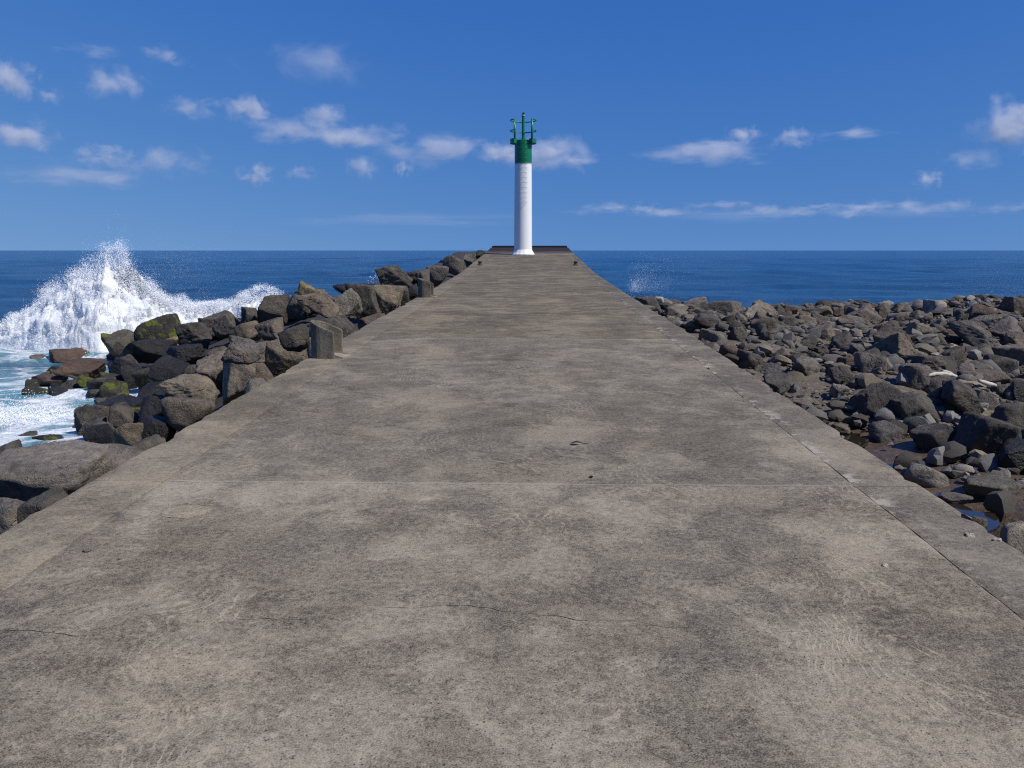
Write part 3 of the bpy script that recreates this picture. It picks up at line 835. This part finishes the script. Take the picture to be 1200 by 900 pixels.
SIL = np.array([(-80, 520), (0, 515), (50, 402), (110, 396), (150, 392), (187, 376), (215, 384), (262, 368), (301, 365), (320, 349), (345, 349), (364, 333), (395, 342), (430, 329), (450, 317), (480, 317), (514, 311), (531, 302), (550, 299), (565, 295), (600, 290)])
SIL_R = np.array([(700, 345), (750, 352), (842, 347), (900, 354), (1000, 355), (1060, 353), (1096, 352), (1140, 359), (1165, 361), (1178, 351), (1300, 349)])
def fill(side, n, ylo, yhi, xlo, xhi, smin, smax, tones, label_fn, name, cat, group, gap=.62, reject=None, flat=False):
    fn = z_left if side < 0 else z_right
    pts = []; tries = 0
    while len(pts) < n and tries < n*60:
        tries += 1
        y = random.uniform(ylo, yhi); x = random.uniform(xlo, xhi)
        r = smin*(smax/smin)**(random.random()**1.6)
        z = float(fn(x, y))
        if side < 0:
            if flat: z = max(z, SEA - .02)
            if x > XL - r*.95 or z < SEA - .25: continue
        elif x < XR + r*.95: continue
        if reject and (reject(x, y, r) or (y < 14.3 and x < 5.2 and r > .14)): continue
        u, v, d = project((x, y, z))
        if not (-60 < u < 1260 and 250 < v < 760): continue
        if side < 0 and v - r*.95*F_PX/d < np.interp(u, SIL[:, 0], SIL[:, 1]) + 2: continue
        if side > 0 and v - r*.85*F_PX/d < np.interp(u, SIL_R[:, 0], SIL_R[:, 1]): continue
        if any((x - a)**2 + (y - b)**2 < ((r + q)*gap)**2 for a, b, q in pts): continue
        if hidden_by_key((x, y, z + r*.3), r): continue
        pts.append((x, y, r))
        t = tones(x, y, z)
        o = place_rock(name, (x, y, z + r*random.uniform(-.1, .25)), r*random.uniform(.85, 1.25), r*random.uniform(.8, 1.1), r*random.uniform(.55, .9), t, rotz=random.uniform(0, 6.28), tilt=.45)
        tag(o, auto_label((x, y, z), r, t, 'filler stone' if side < 0 else 'rubble rock'), cat, group)
    return pts
def tone_left(x, y, z):
    if z < SEA + .55: return random.choice(['black', 'black', 'dark', 'algae'])
    if z < SEA + 1.1: return random.choice(['black', 'dark', 'dark', 'brown'])
    return random.choice(['dark', 'grey', 'brown', 'grey'])
fill(-1, 60, 19.5, 27.5, -13.8, -5, .22, .50, tone_left, None, 'armour_stone', 'boulder', 'filler stones among the pier boulders', gap=.62, flat=True)
fill(-1, 12, 12.5, 19.0, -8.8, -5.5, .25, .45, tone_left, None, 'armour_stone', 'boulder', 'filler stones among the pier boulders', gap=.62, flat=True)
fill(-1, 200, 3.5, 50, -16, XL, .24, .62, tone_left,
     lambda x, y, r: 'dark basalt filler stone low at the waterline among the armour boulders' if float(z_left(x, y)) < SEA + .6 else
     ('dark filler stone between armour boulders short of first bollard' if y < 12 else ('grey filler stone between armour boulders past first bollard' if y < 24 else 'grey armour stone along far pier edge toward lighthouse')),
     'armour_stone', 'boulder', 'filler stones among the pier boulders', gap=.66)
def tone_right(x, y, z):
    return random.choice(['grey', 'grey', 'dark', 'dark', 'brown', 'tan', 'pale', 'brown', 'red'])
def keep_sand(x, y, r):
    # the wet sand and pools at the foot of the pier stay open
    return y < 12.7 + .3*math.sin(x*3) and x < 5.55 + .35*math.sin(y*2.3) - .12*max(0, y - 10)
fill(1, 245, 6.5, 27.5, XR, 19, .16, .46, tone_right,
     lambda x, y, r: 'weathered rubble rock along the skyline of the right hand beach' if y > 21 else
     ('rubble rock close to the right pier edge' if x < XR + 3 else ('rubble rock mid way up the stony beach' if y > 14 else 'rock among the dark boulder pile above the pools')),
     'rubble_rock', 'rock', 'rubble rocks on the beach', gap=.80, reject=keep_sand)

by_label = {}
for o in col.objects:
    if o.name.startswith(('boulder', 'rubble_rock', 'armour_stone')): by_label.setdefault(o['label'], []).append(o)
for lab, os_ in by_label.items():
    if len(os_) < 2: continue
    os_.sort(key=lambda o: project(o.location)[0])
    words = {2: ['left one', 'right one'], 3: ['left one', 'middle one', 'right one']}.get(len(os_)) or [w + ' from left' for w in 'first second third fourth fifth sixth seventh eighth ninth'.split()]
    for o, w in zip(os_, words): o['label'] = lab + ', ' + w
# ------------------------------------------------------------------ small stones and gravel: beyond counting
def stones(name, n, sampler, smin, smax, label, mat, pw=2.2, sub=1):
    protos = []
    for s in range(8):
        bm = bmesh.new(); bmesh.ops.create_icosphere(bm, subdivisions=sub, radius=1)
        V = np.array([v.co[:] for v in bm.verts]); F = np.array([[v.index for v in f.verts] for f in bm.faces]); bm.free()
        rs = np.random.default_rng(50 + s); N = rs.normal(size=(9, 3)); N /= np.linalg.norm(N, axis=1)[:, None]
        dk = rs.uniform(.42, 1, 9); q = np.maximum(V @ N.T, 0)/dk; r = np.minimum((q**40).sum(1)**(-1/40), 1.25)
        protos.append((V*r[:, None], F))
    VV, FF, CC = [], [], []; base = 0
    for _ in range(n):
        s = sampler()
        if s is None: continue
        x, y, z = s
        r = smin*(smax/smin)**(rng.random()**pw)
        V, F = protos[rng.integers(8)]
        M = np.array(Euler(rng.uniform(0, 6.28, 3)).to_matrix())
        W = (V @ M.T)*np.array([1, rng.uniform(.7, 1), rng.uniform(.5, .8)])*r + np.array((x, y, z + r*.25))
        VV.append(W); FF.append(F + base); base += len(V)
        k = rng.choice([.045, .068, .10, .125, .165, .22], p=[.16, .25, .25, .19, .12, .03])*rng.uniform(.85, 1.15)
        w = rng.uniform(.0, .32)
        CC.append(np.tile((k*(1 + w*.6), k, k*(1 - w*.8), 1), (len(V), 1)))
    me = from_arrays(name, np.concatenate(VV), np.concatenate(FF))
    at = me.color_attributes.new('stone_tone', 'FLOAT_COLOR', 'POINT'); at.data.foreach_set('color', np.concatenate(CC).astype(np.float32).ravel())
    o = link(name, me, mat, smooth=sub > 1)
    if sub > 1: me.set_sharp_from_angle(angle=R(38))
    return tag(o, label, 'gravel', kind='stuff')
def gravel_mat():
    g = G('gravel'); P = g.n('NewGeometry').outputs['Position']
    c = g.n('Attribute', attribute_name='stone_tone').outputs['Color']
    s = g.noise(P, 30, 4, .7)
    c = g.mix(s, g.mix(1.0, c, (.55, .55, .57), 'MULTIPLY'), g.mix(1.0, c, (1.4, 1.36, 1.28), 'MULTIPLY'))
    b = g.bsdf(Base_Color=c, Roughness=.9); b.inputs['Specular IOR Level'].default_value = .3
    g.put(b.inputs['Normal'], g.bump(g.noise(P, 45, 4, .7), .02, .7)); return g.m
M_GRAVEL = gravel_mat()
def samp_right():
    y = rng.uniform(6, 28); x = rng.uniform(XR + .1, min(XR + 5 + y*.62, 20))
    if keep_sand(x, y, 0) and rng.random() < .97: return None
    return x, y, float(z_right(x, y)) - .03
stones('gravel', 2300, samp_right, .11, .24, 'fist to head sized broken stones between the rubble rocks', M_GRAVEL, 1.6, 2)
stones('gravel', 9000, samp_right, .035, .12, 'small grey and brown stones filling gaps across the rubble beach', M_GRAVEL)
def samp_near():
    # pale shingle tongue next to the pier, just beyond the first pool
    y = rng.uniform(10.6, 14.5); x = XR + .12 + abs(rng.normal(0, .75))
    return x, y, float(z_right(x, y)) + .02
stones('gravel', 900, samp_near, .03, .13, 'pale shingle beside the pier above the small pool', M_GRAVEL, 1.5)

# ------------------------------------------------------------------ driftwood and bits
def wood_mat():
    g = G('driftwood'); P = g.n('NewGeometry').outputs['Position']
    s = g.noise(g.vmul(P, (6, 30, 30)), 1, 4, .6)
    b = g.bsdf(Base_Color=g.mix(s, (.33, .29, .23), (.62, .57, .48)), Roughness=.85)
    g.put(b.inputs['Normal'], g.bump(s, .01, .6)); return g.m
M_WOOD = wood_mat()
def driftwood(px_pts, r, label):
    p0 = march(px_pts[0][0], px_pts[0][1], lambda x, y: z_right(x, y) + .22)
    pts = [at_y(u, v, p0.y + .05*i) for i, (u, v) in enumerate(px_pts)]
    fine = []
    for a, b in zip(pts, pts[1:]):
        for k in range(4): fine.append(a.lerp(b, k/4) + Vector((0, 0, .012*mnoise.noise((k*1.7 + a.x*9, a.y, 1)))))
    fine.append(pts[-1]); base = fine[0].copy()
    n = len(fine)
    bm = bmesh.new(); tube(bm, [q - base for q in fine], [r*(.55 + .6*math.sin(math.pi*(i + .6)/(n + .4)))*(1 + .2*mnoise.noise((i*.8, base.x, 0))) for i in range(n)], 9)
    o = link('driftwood', bm_mesh('driftwood', bm), M_WOOD); o.location = base
    tag(o, label, 'driftwood', 'bleached driftwood on the rubble beach')
driftwood([(1087, 441), (1096, 438), (1108, 438), (1121, 441)], .035, 'bleached driftwood branch below the long dark slab')
driftwood([(1147, 446), (1156, 449), (1167, 452)], .035, 'short bleached driftwood piece right of the longer branch')
driftwood([(1104, 434), (1112, 436), (1119, 440)], .02, 'thin driftwood stick crossing the longer branch')

def crumb(u, v, r, c, label):
    z = .2
    for _ in range(6):
        p = at_z(u, v, z); z = float(zdeck(p.y))
    o = place_rock('chip', (p.x, p.y, z + r*.35), r*1.2, r, r*.55, c, rotz=random.uniform(0, 6.28))
    tag(o, label, 'stone chip', 'stone chips lying on the deck')
crumb(1037, 664, .016, 'white', 'whitish stone chip on deck right of centre')
crumb(1137, 629, .022, 'white', 'pale chip on the right edge beam beside the pools')
crumb(1168, 634, .02, 'white', 'pale chip on right edge beam nearest the photo edge')
crumb(142, 655, .013, 'white', 'tiny white chip on deck at lower left')
crumb(103, 646, .02, 'pale', 'pale chip on deck left of the tiny white one')
crumb(780, 387, .028, 'white', 'white chip on the far right edge beam')
crumb(832, 432, .022, 'white', 'white chip in the right hand joint mid way')
crumb(693, 559, .012, 'black', 'tiny black crumb on deck at the cross joint')
# dead leaf: a curled blade with a stalk
p = at_z(677, 520, .2); p = at_z(677, 520, float(zdeck(p.y)) + .01)
bm = bmesh.new(); rows = []
for i in range(7):
    t = i/6; w = .026*math.sin(math.pi*min(t*1.05 + .06, 1)); rows.append([bm.verts.new((t*.085 - .05, s*w, .004 + .010*math.sin(t*3) + .006*abs(s))) for s in (-1, 0, 1)])
for a, b in zip(rows, rows[1:]):
    for k in range(2): bm.faces.new((a[k], a[k + 1], b[k + 1], b[k]))
tube(bm, [(.033, 0, .008), (.06, .004, .006), (.085, -.004, .010)], .0025, 6)
g = G('dead_leaf'); g.bsdf(Base_Color=(.022, .014, .009), Roughness=.8)
leaf = link('dead_leaf', bm_mesh('dead_leaf', bm), g.m); leaf.location = (p.x, p.y, float(zdeck(p.y)) + .004)
tag(leaf, 'curled dark dead leaf lying on the deck near centre', 'leaf')

# ------------------------------------------------------------------ breaking wave and spray
def foam_mat(name, c=(.86, .88, .90)):
    g = G(name)
    d = g.n('BsdfDiffuse', {'Color': c}); t = g.n('BsdfTranslucent', {'Color': c})
    mx = g.n('MixShader', {0: .15, 1: d.outputs[0], 2: t.outputs[0]})
    g.nt.links.new(mx.outputs[0], g.out.inputs[0]); return g.m
M_SPRAY = foam_mat('spray')
def core_mat():
    g = G('white_water'); P = g.n('NewGeometry').outputs['Position']
    b = g.bsdf(Base_Color=(.86, .88, .90), Roughness=.8)
    b.inputs['Subsurface Weight'].default_value = .5
    b.inputs['Subsurface Radius'].default_value = (.3, .3, .3); b.inputs['Subsurface Scale'].default_value = .8
    h = g.math('MULTIPLY_ADD', g.noise(P, 16, 5, .75), .5, g.noise(P, 3.2, 5, .7, .5))
    # the sheet tears into shreds towards its crest
    t = g.n('Attribute', attribute_name='height').outputs['Fac']
    tear = g.math('MULTIPLY_ADD', g.noise(g.vmul(P, (5, 5, 2.6)), 1.0, 7, .72, .4), 1.0, g.math('MULTIPLY', g.step(t, .68, 1.0), -.46))
    g.put(b.inputs['Alpha'], g.step(tear, .10, .27))
    g.put(b.inputs['Normal'], g.bump(h, .12, .8)); return g.m
FLECK = np.array([(1, .1, 0), (-.6, .85, .2), (-.5, -.9, -.2)])      # a fleck of torn water, well under a pixel across
def droplets(name, pts, rad, mat, parent=None):
    n = len(pts); rs = np.random.default_rng(5)
    # flecks tilted towards sun and camera to brighten the spray, with plenty of scatter
    nn = np.array([.30, -.62, .68]) + rs.normal(0, .30, (n, 3)); nn /= np.linalg.norm(nn, axis=1)[:, None]
    t1 = np.cross(nn, rs.normal(0, 1, (n, 3))); t1 /= np.linalg.norm(t1, axis=1)[:, None]
    t2 = np.cross(nn, t1)
    Mx = np.stack([t1, t2, nn], -1)
    V = np.einsum('nij,kj->nki', Mx, FLECK)*(rad*1.35)[:, None, None] + pts[:, None, :]
    F = np.arange(n*3).reshape(n, 3)
    me = from_arrays(name, V.reshape(-1, 3), F)
    o = link(name, me, mat, parent, False)
    o['kind'] = 'stuff'; return o
ENV = np.array([(-160, 372), (-90, 360), (-40, 372), (0, 381), (20, 367), (35, 362), (52, 347), (66, 333), (81, 322), (97, 315), (113, 306), (125, 296), (137, 290), (146, 300), (153, 315), (165, 326), (176, 331), (188, 337), (196, 351), (206, 352), (214, 348), (231, 355), (251, 359), (262, 355), (274, 351), (290, 344), (306, 339), (316, 341), (325, 346), (336, 356)], float)
WY = 29.0
env_p = [at_y(u, v, WY) for u, v in ENV]
ex_, ez_ = np.array([q.x for q in env_p]), np.array([q.z for q in env_p])
wave = tag(empty('breaking_wave', (ex_.mean(), WY, SEA)), 'tall burst of white spray from a wave breaking on the headland', 'wave')
winv = Matrix.Translation(-wave.location)
rs = np.random.default_rng(21)
def jag(x, k): return np.array([mnoise.fractal((q*1.9, k, .4), .8, 2.1, 6) for q in x])
# core sheet of white water: front and back curtains that lean on each other
def core():
    xs = np.linspace(ex_[0], ex_[-1], 260); nt_ = 70
    H = np.interp(xs, ex_, ez_) - SEA
    V = []
    for j in range(nt_):
        t = j/(nt_ - 1); s = abs(2*t - 1)                 # 1 = water level, 0 = crest
        side = -1 if t < .5 else 1
        hh = (1 - s**1.9)*.98
        depth = side*(s**.8)*(.45 + .42*H)
        V.append(np.stack([xs, np.full_like(xs, WY) + depth, SEA - .1 + hh*H], -1))
    V = np.array(V)
    fl = V.reshape(-1, 3)
    tt = np.repeat(np.array([1 - abs(2*j/(nt_ - 1) - 1)**1.9 for j in range(nt_)]), len(xs))
    dsp = np.array([(mnoise.fractal(Vector(q)*1.1, .75, 2.1, 6), mnoise.fractal(Vector(q)*1.1 + Vector((31, 7, 3)), .75, 2.1, 6), mnoise.fractal(Vector(q)*1.4 + Vector((3, 57, 3)), .75, 2.1, 6)) for q in fl])
    w = np.clip((fl[:, 2] - SEA)/.6, .15, 1)[:, None]
    fin = np.array([mnoise.fractal(Vector(q)*5.5, .6, 2.1, 5) for q in fl])
    fl = fl + dsp*np.array([.15, .20, .17])*w + fin[:, None]*np.array([.05, -.10, .08])*w
    i = np.arange(len(fl)).reshape(nt_, len(xs))
    f = np.stack([i[:-1, :-1], i[:-1, 1:], i[1:, 1:], i[1:, :-1]], -1).reshape(-1, 4)
    cme = from_arrays('white_water', fl, f); ca = cme.attributes.new('height', 'FLOAT', 'POINT'); ca.data.foreach_set('value', tt.astype(np.float32))
    o = link('white_water', cme, core_mat(), wave); o.matrix_parent_inverse = winv
core()
def plume(n, lo, hi, xlo, xhi, smin, smax, spread, k):
    x = rs.uniform(xlo, xhi, n); H = np.interp(x, ex_, ez_) - SEA
    H = H*(1 + .10*jag(x, k)) + .10*jag(x*2.5, k + 3)
    t = lo + (hi - lo)*rs.random(n)
    z = SEA + H*t
    y = WY + rs.normal(0, 1, n)*spread*(.25 + .5*H*(1.15 - np.minimum(t, 1.1)))
    x = x + rs.normal(0, .10, n)
    # droplets gather in strands
    d = np.array([mnoise.fractal((a*2.2, b*2.2, c*1.5), .8, 2.1, 4) for a, b, c in zip(x, y, z)])
    keep = rs.random(n) < np.clip(.55 + 1.1*d - np.maximum(t - .9, 0)*1.6, .03, 1)
    r = smin*(smax/smin)**(rs.random(n)**2)
    return np.stack([x, y, z], -1)[keep], r[keep]
def hug(n, k):
    x = rs.uniform(ex_[0], ex_[-1], n); H = np.interp(x, ex_, ez_) - SEA
    t = rs.random(n)**.8*.92; s = (1 - t/.93)**(1/1.9)
    side = np.where(rs.random(n) < .72, -1, 1)
    y = WY + side*(s**.8)*(.45 + .42*H)*(1.02 + .10*rs.normal(0, 1, n)) + side*np.abs(rs.normal(0, .10, n))
    z = SEA + t*H*(1 + .05*jag(x, k)) + rs.normal(0, .06, n)
    r = .006*(2.6)**(rs.random(n)**1.8)
    d = np.array([mnoise.fractal((a*2.6, b*2.6, c*2.0), .8, 2.1, 4) for a, b, c in zip(x, y, z)])
    keep = rs.random(n) < np.clip(.6 + 1.2*d, .05, 1)
    return np.stack([x, y, z], -1)[keep], r[keep]
A = [hug(70000, 6.), plume(130000, .55, 1.03, ex_[0], ex_[-1], .005, .013, .45, 1.),
     plume(150000, .80, 1.06, ex_[0], ex_[-1], .004, .011, .40, 2.),
     plume(7000, .95, 1.28, ex_[4], ex_[22], .003, .008, .70, 3.)]
pts, rd = np.concatenate([a[0] for a in A]), np.concatenate([a[1] for a in A])
o = droplets('spray', pts, rd, M_SPRAY, wave); o.matrix_parent_inverse = winv
# mist drifting off the crest to the right
c = at_y(205, 318, WY); n = 6000
pts = np.stack([rs.normal(c.x, 1.2, n), rs.normal(WY, .8, n), rs.normal(c.z, .65, n)], -1)
o = droplets('spray', pts, rs.uniform(.0015, .004, n), M_SPRAY, wave); o.matrix_parent_inverse = winv
# thin spray beyond the right pier edge
c0 = at_y(742, 338, 31); c1 = at_y(764, 312, 31)
n = 5200; t = rs.random(n)**1.7
pts = np.array([c0[:]]) + (np.array(c1[:]) - np.array(c0[:]))*t[:, None] + rs.normal(0, 1, (n, 3))*(.10 + .35*t[:, None])*np.array([1, 1, .9])
pts[:, 0] += np.where(rs.random(n) < .4, rs.random(n)*1.2, 0)
pts[:, 2] = np.maximum(pts[:, 2], SEA)
o = droplets('spray', pts, .002 + .004*rs.random(n)**3, M_SPRAY); tag(o, 'thin veil of spray rising beyond the right pier edge', 'spray')
# low burst behind the far left crest
c = at_y(442, 334, 30); n = 2200
pts = np.array(c[:]) + rs.normal(0, 1, (n, 3))*np.array([.13, .3, .15])
o = droplets('spray', pts, rs.uniform(.004, .011, n), M_SPRAY); tag(o, 'small puff of spray between crest boulders left of second bollard', 'spray')
# surge of foam at the left frame edge
def surge(u0, v0, u1, v1, h, label):
    a, b = at_z(u0, v0, SEA), at_z(u1, v1, SEA); n = 14000
    t = rs.random(n); q = np.array(a[:])[None]*(1 - t[:, None]) + np.array(b[:])[None]*t[:, None]
    q[:, :2] += rs.normal(0, .38, (n, 2))
    env = .5 + .5*jag(t*6, 4.)
    q[:, 2] = SEA + np.abs(rs.normal(0, .5, n))*h*np.clip(env + .2, .1, 1)*np.sin(math.pi*np.clip(t, .05, .95))
    o = droplets('surge_foam', q, .004 + .007*rs.random(n)**2, M_SPRAY); tag(o, label, 'foam')
surge(-60, 500, 80, 486, .55, 'low surge of white foam rushing in at left photo edge')

# ------------------------------------------------------------------ clouds
def cloud_material(name, dens, colr):
    g = G(name)
    tc = g.n('TexCoord').outputs['Object']
    oi = g.n('ObjectInfo')
    off = g.vadd(g.vmul(tc, (1.9, 1.9, 1.1)), g.vmul(oi.outputs['Random'], (91, 57, 33)))
    r = g.n('VectorMath', {0: tc}, operation='LENGTH').outputs['Value']
    n1 = g.noise(off, 1.15, 7, .62, .35)
    z = g.n('SeparateXYZ', {0: tc}).outputs[2]
    s = g.math('MULTIPLY_ADD', r, -1.0, g.math('MULTIPLY_ADD', n1, 2.7, -.86))
    d = g.math('ADD', g.math('MULTIPLY', g.step(s, -.08, .40), .75), g.math('MULTIPLY', g.step(s, .25, .62), 1.3))
    d = g.math('MULTIPLY', d, g.step(r, 1.0, .8))
    d = g.math('MULTIPLY', d, g.math('MULTIPLY', oi.outputs['Alpha'], dens))
    v = g.n('VolumePrincipled', {'Color': colr, 'Density': d, 'Anisotropy': .1})
    g.nt.links.new(v.outputs[0], g.out.inputs['Volume'])
    return g.m
M_CLOUD = cloud_material('cloud_vapour', 1.0, (.97, .97, .98))
bm = bmesh.new(); bmesh.ops.create_icosphere(bm, subdivisions=3, radius=1.02)
CLOUD_ME = bm_mesh('cloud', bm); CLOUD_ME.materials.append(M_CLOUD)
CLOUDS = [  # centre px, size px, optical depth, label
 (6, 90, 62, 46, 2.2, 'bright puffy cloud high at left photo edge'),
 (22, 158, 92, 38, 2.2, 'bright flat based cloud at left edge below the highest puff'),
 (130, 96, 80, 40, 1.2, 'soft cloud right of the high left puff'),
 (190, 66, 66, 24, .5, 'faint wisp above and right of the soft cloud'),
 (112, 60, 80, 18, .35, 'very faint streak near the top left'),
 (58, 112, 36, 20, .5, 'small faint puff under the high left cloud'),
 (228, 125, 74, 26, 1.1, 'greyish small cloud left of a brighter pair partner'),
 (294, 129, 66, 32, 1.9, 'small bright cloud above the long streak'),
 (385, 134, 72, 28, 1.2, 'soft cloud above the middle of the long streak'),
 (345, 152, 140, 36, 1.6, 'left half of the long bright cloud streak'),
 (425, 162, 140, 36, 1.6, 'right half of the long bright cloud streak'),
 (505, 176, 150, 44, 1.2, 'grey cloud bank left of the lighthouse'),
 (650, 182, 130, 46, 2.0, 'bright cloud right behind the lighthouse top'),
 (590, 176, 80, 36, 1.8, 'bright cloud left behind the lighthouse top'),
 (300, 205, 46, 28, 2.2, 'isolated small bright puff under the long streak'),
 (124, 184, 66, 28, 1.9, 'bright puff within the low left cloud group'),
 (85, 202, 170, 34, .7, 'grey spread of cloud low at left'),
 (196, 189, 120, 40, .9, 'grey cloud right of the low bright puff'),
 (352, 202, 50, 20, .5, 'small faint puff right of the isolated bright one'),
 (424, 195, 60, 30, .6, 'faint pinkish puff under the long streak'),
 (473, 198, 26, 22, .9, 'tiny grey puff left of the lighthouse'),
 (365, 73, 160, 50, .4, 'large faint veil high left of centre'),
 (830, 179, 170, 34, 1.6, 'bright flat cloud right of the lighthouse'),
 (870, 157, 54, 26, 1.6, 'small bright puff above the flat right cloud'),
 (930, 161, 60, 26, 1.2, 'soft puff beside the small bright one at right'),
 (1000, 156, 110, 16, .45, 'thin grey streak trailing right of the puffs'),
 (1188, 146, 96, 56, 2.4, 'bright thick cloud at right photo edge'),
 (1088, 210, 38, 20, 1.0, 'tiny cloud low at right'),
 (1140, 186, 80, 26, .4, 'dim wisp under the bright right cloud'),
 (480, 257, 420, 20, .30, 'low dim cloud bank above the horizon left of lighthouse'),
 (900, 252, 560, 18, .28, 'low thin cloud veil above the horizon right of lighthouse'),
]
rc = random.Random(11)
for k in range(16):      # broken low bank on the right
    u = 690 + 34*k + rc.uniform(-8, 8)
    CLOUDS.append((u, 246 + rc.uniform(-5, 4) - .004*(u - 690), rc.uniform(44, 90), rc.uniform(11, 19), rc.uniform(.2, .6),
                   'small puff in the low bank above the right horizon, %s from the lighthouse' % ('first second third fourth fifth sixth seventh eighth ninth tenth eleventh twelfth thirteenth fourteenth fifteenth sixteenth'.split()[k])))
for u, v, w, h, tau, lab in CLOUDS:
    d = ray(u, v); el = math.atan2(d.z, math.hypot(d.x, d.y))
    D = 700/math.sin(el) if v < 230 else 13000
    c = Vector((0, 0, EYE)) + d*D
    k = D/F_PX
    o = bpy.data.objects.new('cloud', CLOUD_ME); col.objects.link(o)
    o.location = c
    hx, hz = w*k*.62, h*k*.66
    hy = (hx*.5 + hz*.5)
    o.scale = (hx, hy, hz)
    o.rotation_euler.z = math.atan2(-d.x, d.y)
    o.color = (1, 1, 1, 1.2*(tau if tau > 1 else tau*1.45)/(hy*1.2))
    tag(o, lab, 'cloud', 'fair weather clouds')
